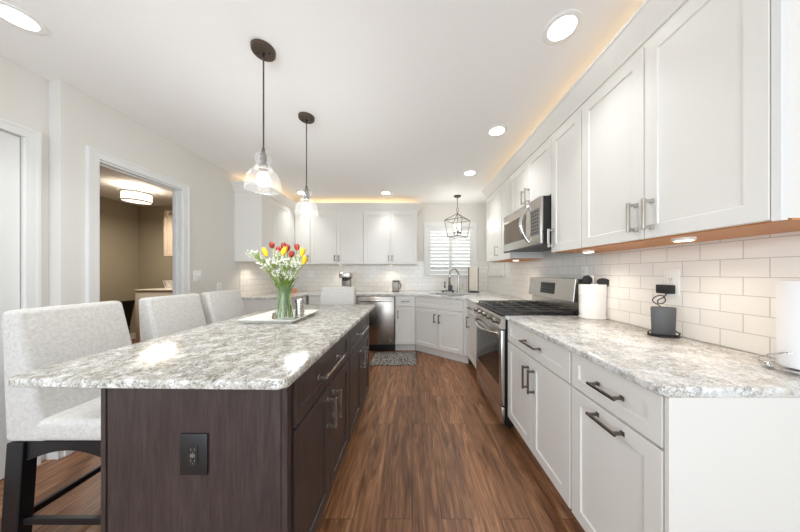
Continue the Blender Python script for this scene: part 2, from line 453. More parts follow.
# ------------------------------------------------------------------ cabinets
def pull(parent, x, z, L, vertical, y, m=None, s=.0105, proj=.032):
    """square bar pull centred at x,z on a front at y (front faces -y)"""
    if m is M['nickel']: s = .0135
    b = MB(); h = L / 2; q = s / 2
    if vertical:
        b.box(x - q, x + q, y - proj - s, y - proj, z - h, z + h, .0015, 1)
        for dz in (-h + .012, h - .012): b.box(x - q * .8, x + q * .8, y - proj, y, z + dz - q, z + dz + q); b.box(x - q * 1.5, x + q * 1.5, y - .003, y, z + dz - q * 1.5, z + dz + q * 1.5)
    else:
        b.box(x - h, x + h, y - proj - s, y - proj, z - q, z + q, .0015, 1)
        for dx in (-h + .012, h - .012): b.box(x + dx - q, x + dx + q, y - proj, y, z - q * .8, z + q * .8); b.box(x + dx - q * 1.5, x + dx + q * 1.5, y - .003, y, z - q * 1.5, z + q * 1.5)
    o = b.build('handle', m or M['dark_nickel'], parent, smooth=0); o['label'] = 'metal bar handle'
    return o
GAP = .0024
def door(root, x0, x1, z0, z1, m, hx=None, hz=None, L=.13, vert=True, name='door', hm=None, rail=.057):
    d = MB().shaker(x0 + GAP, x1 - GAP, z0 + GAP, z1 - GAP, -.021, .02, rail).build(name, m, root, smooth=0)
    if hx is not None: pull(d, hx, hz, L, vert, -.021, hm)
    return d
def base_cab(label, loc, rz, w, depth, m, group, name='base_cabinet', toe_y=.07, toe=.114, top=.8835, cat='cabinet', body_top=None):
    r = empty(name, loc, rz); tag(r, label, cat, group)
    MB().box(0, w, 0, depth, toe, body_top or top).build('body', m, r, smooth=0)
    MB().box(.001, w - .001, toe_y, depth, 0, toe).build('toe_kick', m, r, smooth=0)
    return r
G1 = 'white base cabinets'
XF = .776                                   # carcass front of the right run
DT, DS = .718, .713                          # drawer bottom, door top
# run along the right wall: pull-out next to the near end
r = base_cab('narrow white base cabinet with two horizontal pulls at the open end of the run', (XF, 1.142, 0), RIGHT, .424, W - XF - .002, M['cab'], G1)
door(r, .004, .42, DT, .88, M['cab'], .224, .80, .135, False, 'drawer', rail=.045)
door(r, .004, .42, .118, DS, M['cab'], .224, .675, .14, False, 'pull_out_door')
b = MB(); b.box(.424, .436, -.02, W - XF - .003, 0, .8835); o = b.build('end_panel', M['cab'], r, smooth=0); o['label'] = 'plain white end panel'
r = base_cab('wide white base cabinet with one drawer over two doors beside the range', (XF, 1.902, 0), RIGHT, .758, W - XF - .002, M['cab'], G1)
door(r, .006, .754, DT, .88, M['cab'], .395, .80, .20, False, 'drawer', rail=.05)
door(r, .006, .38, .118, DS, M['cab'], .345, .575, .15); door(r, .38, .754, .118, DS, M['cab'], .415, .575, .15)
# beyond the range
r = base_cab('slim white base cabinet between the range and the corner sink', (XF, 3.27, 0), RIGHT, .598, W - XF - .002, M['cab'], G1)
door(r, .004, .594, DT, .88, M['cab'], .2, .80, .15, False, 'drawer', rail=.05)
door(r, .004, .594, .118, DS, M['cab'], .1, .60, .15)
# corner sink cabinet (diagonal)
P0, P1 = Vector((.057, 3.83)), Vector((.72, 3.29))
dv = (P1 - P0); sw = dv.length; ang = math.atan2(dv.y, dv.x)
r = empty('sink_cabinet', (P0.x, P0.y, 0), ang); tag(r, 'white diagonal corner cabinet under the sink and window', 'cabinet', G1)
def inv(x, y):
    q = Matrix.Rotation(-ang, 2) @ Vector((x - P0.x, y - P0.y)); return (q.x, q.y)
poly = [inv(*p) for p in ((.060, 3.832), (.718, 3.296), (.772, 3.274), (1.43, 3.274), (1.43, 4.52), (.060, 4.52))]
b = MB(); b.prism(poly, .114, .64); b.prism([inv(*p) for p in ((.66, 3.36), (.718, 3.296), (.772, 3.274), (.772, 3.36))], .64, .8835); b.box(0, sw, 0, .02, .64, .8835); b.build('body', M['cab'], r, smooth=0)
b = MB(); b.box(-.035, sw + .03, .045, .08, 0, .114); b.build('toe_kick', M['cab'], r, smooth=0)
door(r, .012, sw - .012, DT, .88, M['cab'], name='false_drawer_front', rail=.05)
door(r, .012, sw / 2, .118, DS, M['cab'], sw / 2 - .04, .575, .13); door(r, sw / 2, sw - .012, .118, DS, M['cab'], sw / 2 + .04, .575, .13)
# rear run
YF = 3.83
r = base_cab('slim white base cabinet between the dishwasher and the sink', (-.268, YF, 0), 0, .322, DB - YF - .01, M['cab'], G1, toe_y=.045)
door(r, .008, .314, DT, .88, M['cab'], .161, .80, .13, False, 'drawer', rail=.045)
door(r, .008, .314, .118, DS, M['cab'], .045, .60, .13)
r = base_cab('white base cabinet beside the dishwasher, partly behind the far bar stool', (-1.648, YF, 0), 0, .764, DB - YF - .01, M['cab'], G1)
door(r, .006, .758, DT, .88, M['cab'], .38, .80, .15, False, 'drawer', rail=.05)
door(r, .006, .38, .118, DS, M['cab'], .34, .575, .13); door(r, .38, .758, .118, DS, M['cab'], .42, .575, .13)
r = base_cab('white base cabinet on the greige side wall with plain end facing the vase', (-1.69, 3.32, 0), LEFT, 1.198, -LW - 1.69 - .004, M['cab'], G1)
door(r, .006, .49, DT, .88, M['cab'], .25, .80, .15, False, 'drawer', rail=.05); door(r, .006, .49, .118, DS, M['cab'], .44, .575, .13)

# upper cabinets
G2 = 'white wall cabinets'
UB, UT = 1.405, 2.32
def wall_cab(label, loc, rz, w, depth, z0=UB, z1=UT, wood=True):
    r = empty('wall_cabinet', (loc[0], loc[1], z0), rz); tag(r, label, 'cabinet', G2)
    MB().box(0, w, 0, depth, .006, z1 - z0 + .02).build('body', M['cab'], r, smooth=0)
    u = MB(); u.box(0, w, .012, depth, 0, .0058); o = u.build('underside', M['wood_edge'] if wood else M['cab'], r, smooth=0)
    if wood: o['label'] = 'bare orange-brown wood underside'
    return r
UX = 1.096; ud = W - UX - .0015; HT = UT - UB
r = wall_cab('large two-door white wall cabinet at the open end, above the charcoal speaker', (UX, 1.526, 0), RIGHT, .826, ud)
door(r, .003, .413, .002, HT - .02, M['cab'], .375, .11, .14, hm=M['nickel']); door(r, .413, .806, .002, HT - .02, M['cab'], .451, .11, .14, hm=M['nickel'])
o = MB().box(.807, .8262, -.02, -.0005, .0, HT + .02).build('face_stile', M['trim'], r, smooth=0)
r = wall_cab('single-door white wall cabinet beside the microwave', (UX, 1.857, 0), RIGHT, .33, ud)
door(r, .002, .328, .002, HT - .02, M['cab'], .035, .11, .14, hm=M['nickel'])
r = wall_cab('short two-door white wall cabinet above the microwave', (UX, 2.62, 0), RIGHT, .762, ud, 1.858)
door(r, .002, .381, .002, UT - 1.858 - .02, M['cab'], .345, .105, .13, hm=M['nickel']); door(r, .381, .760, .002, UT - 1.858 - .02, M['cab'], .417, .105, .13, hm=M['nickel'])
r = wall_cab('two-door white wall cabinet between the microwave and the window', (UX, 3.47, 0), RIGHT, .849, ud)
door(r, .003, .51, .002, HT - .02, M['cab'], .455, .12, .13, hm=M['nickel']); door(r, .51, .847, .002, HT - .02, M['cab'])
YU = 4.17
r = wall_cab('two-door white wall cabinet above the dishwasher, nearest the shuttered window', (-.838, YU, 0), 0, .925, DB - YU - .001, wood=False)
door(r, .002, .462, .002, HT - .02, M['cab'], .43, .10, .10); door(r, .462, .923, .002, HT - .02, M['cab'], .494, .10, .10)
r = wall_cab('two-door white wall cabinet above the coffee machine', (-1.762, YU, 0), 0, .923, DB - YU - .001, wood=False)
door(r, .002, .461, .002, HT - .02, M['cab'], .429, .10, .10); door(r, .461, .921, .002, HT - .02, M['cab'], .493, .10, .10)
r = wall_cab('single-door white wall cabinet in the inner corner behind the flowers', (-2.028, YU, 0), 0, .265, DB - YU - .001, wood=False)
door(r, .004, .263, .002, HT - .02, M['cab'], .232, .10, .10, rail=.045)
XL = -2.03
r = wall_cab('two-door white wall cabinet on the greige side wall with blank end toward the island', (XL, 3.2, 0), LEFT, .965, -LW + XL - .001, wood=False)
door(r, .002, .35, .002, HT - .02, M['cab'], .315, .10, .10); door(r, .35, .75, .002, HT - .02, M['cab'], .385, .10, .10)

# crown moulding swept along the cabinet faces
def sweep(name, path, prof, m):
    """path: 2D points; outward = right-hand side of the walking direction; prof: (offset, z) closed loop"""
    b = MB(); pts = [Vector(p) for p in path]; n = len(pts); rings = []
    for i in range(n):
        d0 = (pts[i] - pts[i - 1]).normalized() if i else None
        d1 = (pts[i + 1] - pts[i]).normalized() if i < n - 1 else None
        nn = [Vector((d.y, -d.x)) for d in (d0, d1) if d is not None]
        if len(nn) == 2:
            v = nn[0] + nn[1]; v = v / (v.dot(nn[0]))
        else: v = nn[0]
        rings.append([b.b.verts.new((pts[i].x + v.x * o, pts[i].y + v.y * o, z)) for o, z in prof])
    k = len(prof)
    for A, B in zip(rings[:-1], rings[1:]):
        for j in range(k): b.b.faces.new((A[j], A[(j + 1) % k], B[(j + 1) % k], B[j]))
    b.b.faces.new(rings[0]); b.b.faces.new(list(reversed(rings[-1])))
    return struct(b.build(name, m, smooth=0))
CP = [(.0, 2.332), (.010, 2.332), (.014, 2.345), (.060, 2.432), (.068, 2.437), (.068, 2.453), (.0, 2.453)]
CP = [(o + .0005, z) for o, z in CP]
# walking so that the room lies on the right-hand side of the path
sweep('trim_7', [(W - .002, 3.47), (UX - .0, 3.47), (UX - .0, .70), (W - .002, .70)][::-1], [(-o, z) for o, z in CP], M['cab'])
sweep('trim_8', [(LW + .001, 3.20), (XL, 3.20), (XL, YU), (.087, YU), (.087, DB - .001)], CP, M['cab'])

# ------------------------------------------------------------------ countertops
def slab(name, pts, z0, z1, m, hole=None, bev=.006):
    b = MB()
    if hole is None: b.prism(pts, z0, z1, bev, seg=3)
    else:
        tri = geometry.tessellate_polygon([[Vector((p[0], p[1], 0)) for p in pts], [Vector((p[0], p[1], 0)) for p in hole]])
        allp = pts + hole
        lo = [b.b.verts.new((p[0], p[1], z0)) for p in allp]; hi = [b.b.verts.new((p[0], p[1], z1)) for p in allp]
        for t in tri:
            b.b.faces.new([hi[i] for i in t]); b.b.faces.new([lo[i] for i in reversed(t)])
        n = len(pts)
        for base, cnt in ((0, n), (n, len(hole))):
            for i in range(cnt):
                a, c = base + i, base + (i + 1) % cnt
                b.b.faces.new((lo[a], lo[c], hi[c], hi[a]))
    return b.build(name, m, smooth=40)
def arc(cx, cy, r, a0, a1, n=8): return [(cx + r * math.cos(rad(a0 + (a1 - a0) * i / n)), cy + r * math.sin(rad(a0 + (a1 - a0) * i / n))) for i in range(n + 1)]
CZ0, CZ = .884, .914
o = slab('countertop', [(W - .009, 1.902), (.735, 1.902)] + arc(.735 + .03, .70 + .03, .03, 180, 270, 5) + [(W - .009, .70)], CZ0, CZ, M['quartz'])
tag(o, 'white speckled quartz countertop holding the paper towels and charcoal speaker', 'countertop')
# sink hole in the diagonal
mid = (P0 + P1) / 2; nrm = Vector((-dv.y, dv.x)).normalized(); tx = dv.normalized()
def dg(u, v): q = mid + tx * u + nrm * v; return (q.x, q.y)
hole = [dg(-.30, .12), dg(.30, .12), dg(.30, .50), dg(-.30, .50)]
pts = [(W - .009, DB - .009), (LW + .009, DB - .009), (LW + .009, 3.30), (-1.655, 3.30), (-1.655, 3.80), (.045, 3.80), (.70, 3.265), (.735, 3.24), (.735, 2.672), (W - .009, 2.672)]
o = slab('countertop', pts, CZ0, CZ, M['quartz'], hole)
tag(o, 'white speckled quartz countertop running around the corner sink below the windows', 'countertop')
# undermount sink
s_ = empty('sink', (0, 0, 0)); tag(s_, 'stainless undermount sink set into the corner countertop', 'sink')
b = MB()
A = [dg(-.302, .118), dg(.302, .118), dg(.302, .502), dg(-.302, .502)]; B = [dg(-.28, .14), dg(.28, .14), dg(.28, .48), dg(-.28, .48)]
b.add([(p[0], p[1], .8835) for p in A] + [(p[0], p[1], .70) for p in B], [(0, 1, 5, 4), (1, 2, 6, 5), (2, 3, 7, 6), (3, 0, 4, 7), (4, 5, 6, 7)])
b.build('basin', M['steel'], s_)
c = dg(0, .31); MB().lathe([(0, .703), (.04, .703), (.045, .7005)], 20, (c[0], c[1], 0)).build('drain', M['chrome'], s_)

# ------------------------------------------------------------------ island
IX0, IX1 = -1.335, -.392
R_ = .035
pts = arc(IX1 - R_, .745 + R_, R_, -87, 0, 6) + arc(IX1 - R_, 2.56 - R_, R_, 0, 90, 6) + arc(-1.37 + R_, 2.56 - R_, R_, 90, 178, 6) + arc(-1.318 + .05, .762 + .05, .05, 178, 268, 8)
o = slab('island_countertop', pts, CZ0, CZ, M['quartz_island'], bev=.007)
tag(o, 'beige and grey speckled quartz countertop on the dark island', 'countertop')
E = M['espresso']; G3 = 'dark island cabinets'
IF = -.442
def island_cab(label, y0):
    r = base_cab(label, (IF, y0, 0), LEFT, .748, .612, E, G3, 'island_cabinet', .105)
    door(r, .004, .744, .685, .878, E, .345, .785, .29, False, 'drawer', hm=M['nickel'], rail=.05)
    door(r, .004, .374, .11, .68, E, .333, .555, .15, hm=M['nickel']); door(r, .374, .744, .11, .68, E, .415, .555, .15, hm=M['nickel'])
island_cab('dark stained island cabinet nearest the electrical outlet panel', .862)
island_cab('dark stained island cabinet at the dishwasher end of the island', 1.612)
r = empty('island_end_panel', (-.76, .83, 0)); tag(r, 'dark stained wood end panel of the island with black outlet', 'panel')
MB().box(-.293, .306, 0, .018, .0, .8835).build('panel_board', E, r, smooth=0)
for x0, x1 in ((-.313, -.296), (.309, .331)):
    b = MB(); b.box(x0, x1, -.004, .027, 0, .8835, .003, 2); b.build('corner_post', E, r, smooth=0)
r = empty('island_back_panel', (-1.057, 1.6, 0)); tag(r, 'dark stained wood panel on the stool side of the island', 'panel')
MB().box(-.012, 0, -.742, .76, 0, .8835).build('panel_board', E, r, smooth=0)

def outlet(label, loc, rz, w=.078, h=.124, m='plate', slots=1, decora=False, toggles=0, cat='outlet', group='wall outlets', name='electrical_outlet'):
    r = empty(name, loc, rz); tag(r, label, cat, group)     # front faces -y local
    MB().box(-w / 2, w / 2, -.006, 0, -h / 2, h / 2, .002, 2).build('cover_plate', M[m], r)
    dk = M['rubber'] if m == 'plate' else M['grey_steel']
    if toggles:
        for i in range(toggles):
            x = (i - (toggles - 1) / 2) * .046
            b = MB(); b.box(x - .005, x + .005, -.016, -.006, -.004, .014, .001, 1); b.build('toggle', M[m], r, smooth=0)
        return r
    for i in range(slots):
        x = (i - (slots - 1) / 2) * .046
        f = MB(); f.box(x - .017, x + .017, -.0085, -.006, -.034, .034, .0015, 1); f = f.build('receptacle', M[m], r, smooth=0)
        for zc in (-.019, .019):
            b = MB(); b.box(x - .0085, x + .0085, -.0088, -.0084, zc - .0125, zc + .0085, .0002, 1); k_ = b.build('socket', M[m], f, smooth=0)
            vs = [(-.0075, -.005, -.004, .006), (.005, .0075, -.004, .006), (-.002, .002, -.011, -.007)]
            mb_ = k_.data; mb_.materials.append(dk); t_ = bmesh.new(); t_.from_mesh(mb_)
            for (a0, a1, c0, c1) in vs:
                q = [t_.verts.new((x + a, -.0091, zc + c)) for a, c in ((a0, c0), (a1, c0), (a1, c1), (a0, c1))]; fc = t_.faces.new(q); fc.material_index = 1
            t_.to_mesh(mb_); t_.free()
        if decora:
            b = MB(); b.box(x - .008, x + .008, -.0105, -.0084, -.006, .006); b.build('test_buttons', M['grey_steel'], f, smooth=0)
    return r
x = (195 - 412) * .83 / 240
outlet('black electrical outlet on the island end panel', (x, .8298, H - 180.5 * .83 / 240), 0, .094, .142, 'rubber', decora=True)

# ------------------------------------------------------------------ bar stools
def stool(label, loc, rz):
    r = empty('bar_stool', loc, rz)                     # faces +x local
    hw = .205
    b = MB(); b.box(-.16, .25, -hw, hw, .505, .605, .03, 4); b.build('seat', M['fabric'], r, smooth=50)
    b = MB()
    b.hexa([(-.255, -hw, .505), (-.075, -hw, .505), (-.075, hw, .505), (-.255, hw, .505), (-.285, -hw + .004, 1.085), (-.215, -hw + .004, 1.085), (-.215, hw - .004, 1.085), (-.285, hw - .004, 1.085)], .024, 4)
    b.build('backrest', M['fabric'], r, smooth=50)
    lw = .024
    def leg(x, y, dx):
        b = MB(); w2 = .036 if x < 0 else lw
        b.hexa([(x + dx - w2, y - lw, 0), (x + dx + w2, y - lw, 0), (x + dx + w2, y + lw, 0), (x + dx - w2, y + lw, 0), (x - w2, y - lw, .504), (x + w2, y - lw, .504), (x + w2, y + lw, .504), (x - w2, y + lw, .504)], .003, 1)
        b.build('leg', M['blackwood'], r, smooth=0)
    for sy in (-1, 1):
        leg(-.21, sy * (hw - .027), -.035); leg(.215, sy * (hw - .027), .012)
    for sy in (-1, 1):                                  # arched side rails
        pr = [(-.173, .504), (.19, .504), (.19, .42)] + [(.19 - .363 * i / 10, .42 + .045 * math.sin(PI * i / 10)) for i in range(1, 10)] + [(-.173, .42)]
        y = sy * (hw - .027); MB().prism(pr, y - .012, y + .012, axis='y').build('seat_rail', M['blackwood'], r, smooth=0)
    for x in (-.21, .215): MB().box(x - .012, x + .012, -hw + .052, hw - .052, .44, .504).build('seat_rail', M['blackwood'], r, smooth=0)
    for sy in (-1, 1): MB().box(-.198, .20, sy * (hw - .027) - .009, sy * (hw - .027) + .009, .13, .16, .002, 1).build('stretcher', M['blackwood'], r, smooth=0)
    MB().box(.209, .236, -hw + .05, hw - .05, .285, .315, .002, 1).build('foot_rest', M['blackwood'], r, smooth=0)
    MB().box(-.246, -.226, -hw + .05, hw - .05, .13, .16, .002, 1).build('stretcher', M['blackwood'], r, smooth=0)
    return tag(r, label, 'bar stool', 'upholstered bar stools at the island')
s0 = stool('light grey upholstered bar stool at the near end of the island, largest in view', (-1.53, 1.252, 0), 0)
def more(label, loc, rz):
    c = copy_tree(s0); c.location = loc; c.rotation_euler = (0, 0, rz); c['label'] = label
more('middle light grey bar stool along the island, in front of the doorway', (-1.53, 1.78, 0), 0)
more('light grey bar stool along the island below the wall light switch', (-1.53, 2.245, 0), 0)
more('light grey bar stool at the far end of the island facing the camera', (-.875, 2.615, 0), -PI / 2)

# ------------------------------------------------------------------ range (front faces -y local, x from far to near)
RW = .756
r = empty('gas_range', (.745, 2.665, 0), RIGHT); tag(r, 'stainless gas range with black grates and glass oven door', 'range')
S = M['steel']
b = MB(); b.box(0, RW, 0, .665, .035, .905); b.build('body', M['black'], r, smooth=0)
b = MB()
for x in (.05, RW - .05):
    for y in (.05, .6): b.lathe([(0, 0), (.018, 0), (.018, .035), (0, .035)], 12, (x, y, 0))
b.build('foot', M['black'], r)
MB().box(0, RW, -.03, .60, .905, .921, .004, 2).build('cooktop', M['black'], r)
# sloped control fascia
b = MB(); b.prism([(-.028, .904), (0, .904), (0, .80), (-.045, .80), (-.052, .815)], .0, RW, .002, axis='x', seg=1); b.build('control_fascia', S, r, smooth=0)
for i in range(5):
    x = .09 + i * (RW - .18) / 4
    k = MB(); k.lathe([(0, -.034), (.019, -.034), (.021, -.028), (.021, -.004), (.025, -.002), (.025, .006), (0, .006)], 20, (x, -.043, .857), axis='y')
    k = k.build('knob', M['dark_nickel'], r)
    MB().box(x - .004, x + .004, -.080, -.0772, .842, .872).build('pointer', M['black'], k, smooth=0)
d = MB().box(.004, RW - .004, -.035, -.001, .185, .792, .006, 2).build('oven_door', S, r)
MB().box(.06, RW - .06, -.038, -.034, .335, .715, .003, 1).build('window', M['glassblack'], d)
hp = [(.07 + (RW - .14) * i / 16, -.052 - .05 * math.sin(PI * i / 16) ** .6 if 0 < i < 16 else -.036, .755 - .018 * math.sin(PI * i / 16)) for i in range(17)]
MB().tube(hp, .0125, 12).build('handle', M['nickel'], d)
b = MB(); b.box(.004, RW - .004, -.03, -.001, .04, .178, .006, 2); b.build('drawer', S, r)
# backguard
b = MB(); b.box(0, RW, .592, .664, .905, 1.20); b.build('backguard_frame', M['black'], r, smooth=0)
MB().box(.008, RW - .008, .586, .592, .925, 1.02).build('vent_panel', S, r, smooth=0)
b = MB(); b.hexa([(.004, .545, 1.015), (RW - .012, .545, 1.015), (RW - .012, .592, 1.015), (.004, .592, 1.015), (.004, .566, 1.205), (RW - .012, .566, 1.205), (RW - .012, .592, 1.205), (.004, .592, 1.205)], .003, 1)
cp = b.build('control_panel', S, r, smooth=0)
t = MB(); t.box(.245, .475, -.0035, .0, -.058, .045, .001, 1); t.xf(Matrix.Translation((0, .5556, 1.115)) @ Matrix.Rotation(rad(-6.3), 4, 'X'))
dsp = t.build('display', M['glassblack'], cp, smooth=0)
t = MB()
for i in range(6):
    for j in range(3): t.box(.265 + i * .035, .283 + i * .035, -.0045, -.003, -.045 + j * .03, -.036 + j * .03)
t.xf(Matrix.Translation((0, .5556, 1.115)) @ Matrix.Rotation(rad(-6.3), 4, 'X')); t.build('touch_keys', M['charcoal'], dsp, smooth=0)
# burners, grates
for (x, y) in ((.15, .13), (.15, .43), (.378, .28), (.606, .13), (.606, .43)):
    bu = MB(); bu.lathe([(0, .9215), (.05, .9215), (.048, .927), (.036, .929), (0, .929)], 24, (x, y, 0)).build('burner', M['charcoal'], r)
    MB().lathe([(0, .9295), (.031, .9295), (.031, .934), (.02, .936), (0, .936)], 20, (x, y, 0)).build('burner_cap', M['black'], [k for k in kids(r) if k.name.startswith('burner')][-1])
for i in range(3):
    x0 = .018 + i * .241; x1 = x0 + .236; b = MB(); y0, y1 = .0, .565; z0, z1 = .936, .948; q = .005
    for x in (x0, x1, (x0 + x1) / 2): b.box(x - q, x + q, y0, y1, z0, z1, .002, 1)
    for y in (y0, .14, .28, .42, y1): b.box(x0, x1, y - q, y + q, z0, z1, .002, 1)
    for x in (x0, x1):
        for y in (y0, .28, y1): b.box(x - q, x + q, y - q, y + q, .9215, z0 + .004); 
    for x in ((x0 * 3 + x1) / 4, (x0 + x1 * 3) / 4):
        for (p, w) in ((.02, .11), (.17, .25), (.31, .39), (.45, .545)): b.box(x - q * .8, x + q * .8, p, w, z1 - .004, z1 + .006, .002, 1)
    b.build('grate', M['grate'], r, smooth=0)

# ------------------------------------------------------------------ microwave
r = empty('microwave', (1.02, 2.619, 1.478), RIGHT); tag(r, 'stainless over-the-range microwave hung above the gas range', 'microwave')
mw, mh = .758, .372; md = W - 1.02 - .010
MB().box(0, mw, 0, md, .012, mh).build('body', M['black'], r, smooth=0)
b = MB(); b.box(.03, mw - .03, .03, md - .04, 0, .012); b.build('vent_grille', M['charcoal'], r, smooth=0)
b = MB(); b.box(0, mw, -.022, -.0005, .0, mh, .004, 2); d = b.build('door', S, r)
MB().box(.022, .515, -.0245, -.0215, .075, mh - .085, .002, 1).build('window', M['microglass'], d, smooth=0)
kp = MB().box(.60, mw - .018, -.0245, -.0215, .075, mh - .085, .002, 1).build('keypad', M['grey_steel'], d, smooth=0)
b = MB()
for i in range(4):
    for j in range(7): b.box(.615 + i * .03, .635 + i * .03, -.0262, -.0244, .088 + j * .028, .104 + j * .028)
b.build('key_buttons', M['charcoal'], kp, smooth=0)
hp = [(.565, -.026 - .062 * math.sin(PI * i / 14) if 0 < i < 14 else -.02, .03 + (mh - .06) * i / 14) for i in range(15)]
MB().tube(hp, [.011 + .007 * math.sin(PI * i / 14) for i in range(15)], 12).build('handle', M['chrome'], d)
MB().box(.006, mw - .006, -.02, -.0, -.012, -.0005).build('light_strip', M['charcoal'], r, smooth=0)

# ------------------------------------------------------------------ dishwasher
r = empty('dishwasher', (-.877, YF, 0)); tag(r, 'stainless dishwasher with a bar handle in the rear cabinet run', 'dishwasher')
MB().box(.004, .60, .0, .60, .03, .8835).build('body', M['black'], r, smooth=0)
d = MB().box(.004, .60, -.03, -.0005, .115, .878, .006, 2).build('door', M['steel_dark'], r)
b = MB(); b.box(.05, .555, -.072, -.052, .80, .822, .004, 2)
for x in (.065, .54): b.box(x - .01, x + .01, -.055, -.03, .802, .82)
b.build('handle', M['nickel'], d)
MB().box(.004, .60, .04, .06, 0, .114).build('toe_kick', M['black'], r, smooth=0)
b = MB(); b.lathe([(0, -.0315), (.02, -.0315), (.021, -.0298), (0, -.0298)], 20, (.535, 0, .18), axis='y'); b.build('round_badge', M['grey_steel'], d)
b = MB(); b.box(.09, .15, -.0315, -.0298, .20, .212, .0005, 1); b.build('name_badge', M['nickel'], d, smooth=0)

# rug
o = MB().box(-.31, .31, -.26, .26, .0005, .012, .003, 2).build('kitchen_mat', M['rug'], loc=(-.26, 3.50, 0)); tag(o, 'grey speckled mat on the floor before the dishwasher', 'rug')

# ------------------------------------------------------------------ lamps
def lamp(name, typ, loc, power, col, parent=None, rot=(0, 0, 0), **kw):
    l = bpy.data.lights.new(name, typ); l.energy = power; l.color = col
    for k, v in kw.items(): setattr(l, k, v)
    o = bpy.data.objects.new(name, l); COL.objects.link(o); o.location = loc; o.rotation_euler = rot
    if parent: o.parent = parent
    return o
def can(px, py, label, pw=1.05):
    Y = (CE - H) * 240 / (273 - py); X = (px - 412) * Y / 240
    r = empty('recessed_light', (X, Y, CE)); tag(r, label, 'recessed light', 'recessed ceiling lights')
    b = MB(); b.lathe([(.066, -.001), (.066, -.004), (.084, -.006), (.092, -.003), (.092, -.0003)], 36); b.build('trim_ring', M['plate'], r)
    MB().lathe([(0, -.0025), (.0655, -.0025)], 32).build('lens', M['can'], r)
    lamp('recessed_light_glow', 'AREA', (0, 0, -.012), pw, (.95, .985, 1.0), r, shape='DISK', size=.12, spread=rad(88))
can(562, 28, 'recessed ceiling light above the charcoal speaker counter, nearest the cabinet crown')
can(497, 131, 'recessed ceiling light above the gas range', 1.5)
can(470, 173, 'recessed ceiling light between the range light and the black lantern', 1.9)
can(386, 193, 'recessed ceiling light above the dishwasher', 1.1)
can(302, 193, 'recessed ceiling light behind the second glass pendant', 1.1)
can(16, 17, 'recessed ceiling light near the white door, at the picture edge', 1.7)

GP = 'glass island pendants'
def pendant(label, px, py):
    Y = (CE - .01 - H) * 240 / (273 - py); X = (px - 412) * Y / 240
    r = empty('pendant_light', (X, Y, CE)); tag(r, label, 'pendant light', GP)
    b = MB(); b.lathe([(0, -.026), (.055, -.026), (.062, -.020), (.064, 0), (0, 0)], 36); cn = b.build('canopy', M['bronze'], r)
    b = MB()
    for x in (-.035, .035): b.ball((x, -.0, -.026), .007, 10, 6)
    b.build('screws', M['black'], cn)
    b = MB(); b.lathe([(0, -.05), (.006, -.045), (.009, -.022), (0, -.022)], 14); b.build('strain_relief', M['black'], cn)
    zt = 1.955 - CE
    b = MB(); b.tube([(0, 0, -.04), (0, 0, zt + .01)], .0042, 10); b.build('cord', M['bronze'], r)
    so = MB(); so.lathe([(0, zt + .02), (.008, zt + .018), (.010, zt), (.016, zt - .012), (.018, zt - .05), (.014, zt - .054), (.014, zt - .075), (.024, zt - .078), (.024, zt - .105), (0, zt - .105)], 20)
    so.build('socket', M['dark_nickel'], r)
    z0 = zt - .085
    nk = MB(); nk.lathe([(.018, zt - .005), (.034, zt - .018), (.044, zt - .042), (.038, zt - .066), (.028, z0 - .002), (.046, z0 - .008), (.048, z0 - .018), (.03, z0 - .022)], 28); nk.build('glass_neck', M['neck_glass'], r)
    pr = [(.03, z0 - .022)] + [(.030 + .062 * math.sin(rad(90) * i / 9) ** .8, z0 - .022 - .092 * (1 - math.cos(rad(90) * i / 9))) for i in range(1, 10)] + [(.0935, z0 - .130), (.095, z0 - .137), (.092, z0 - .137)]
    sh = MB(); sh.lathe(pr, 40); sh.build('glass_shade', M['shade_glass'], r)
    bb_ = MB(); bb_.ball((0, 0, z0 - .075), .034, 18, 12, (1, 1, 1.25)); bb_.build('bulb', M['bulb'], r)
    lamp('pendant_glow', 'POINT', (0, 0, z0 - .20), 5.0, (.96, .985, .99), r, shadow_soft_size=.09)
pendant('clear glass pendant hanging lowest and nearest, over the front of the island', 263.5, 51)
pendant('glass pendant over the island behind the flower vase', 306.5, 118)

# lantern over the sink
r = empty('lantern_pendant', (.767, 4.05, CE)); tag(r, 'black open-frame lantern hanging before the shuttered window', 'pendant light')
MK = M['bronze']
MB().lathe([(0, -.02), (.05, -.02), (.062, -.006), (.062, 0), (0, 0)], 28).build('canopy', MK, r)
b = MB(); b.tube([(0, 0, -.02), (0, 0, -.20)], .005); b.tube([(.018 * math.cos(a), 0, -.235 + .035 * math.sin(a)) for a in [2 * PI * i / 16 for i in range(16)]], .004, 8, closed=True); b.tube([(0, 0, -.265), (0, 0, -.31)], .007); b.build('stem', MK, r)
za, zs, zb = -.295, -.415, -.693
tp = [(.224 * math.cos(rad(8 + 90 * k)), .224 * math.sin(rad(8 + 90 * k)), zs) for k in range(4)]
bt = [(.17 * math.cos(rad(8 + 90 * k)), .17 * math.sin(rad(8 + 90 * k)), zb) for k in range(4)]
b = MB()
for k in range(4):
    n = (k + 1) % 4
    b.tube([tp[k], tp[n]], .005, 8); b.tube([bt[k], bt[n]], .005, 8); b.tube([tp[k], bt[k]], .005, 8); b.tube([(0, 0, za), tp[k]], .005, 8)
b.build('frame', MK, r)
b = MB(); b.tube([(0, 0, za), (0, 0, -.66)], .005); b.ball((0, 0, -.665), .014)
for k in range(3):
    a = rad(30 + 120 * k); x, y = .055 * math.cos(a), .055 * math.sin(a)
    b.tube([(0, 0, -.655), (x * .6, y * .6, -.662), (x, y, -.64), (x, y, -.625)], .004, 8)
    b.lathe([(0, -.63), (.012, -.63), (.026, -.61), (.024, -.61), (0, -.622)], 14, (x, y, 0))
b.build('candle_arms', MK, r)
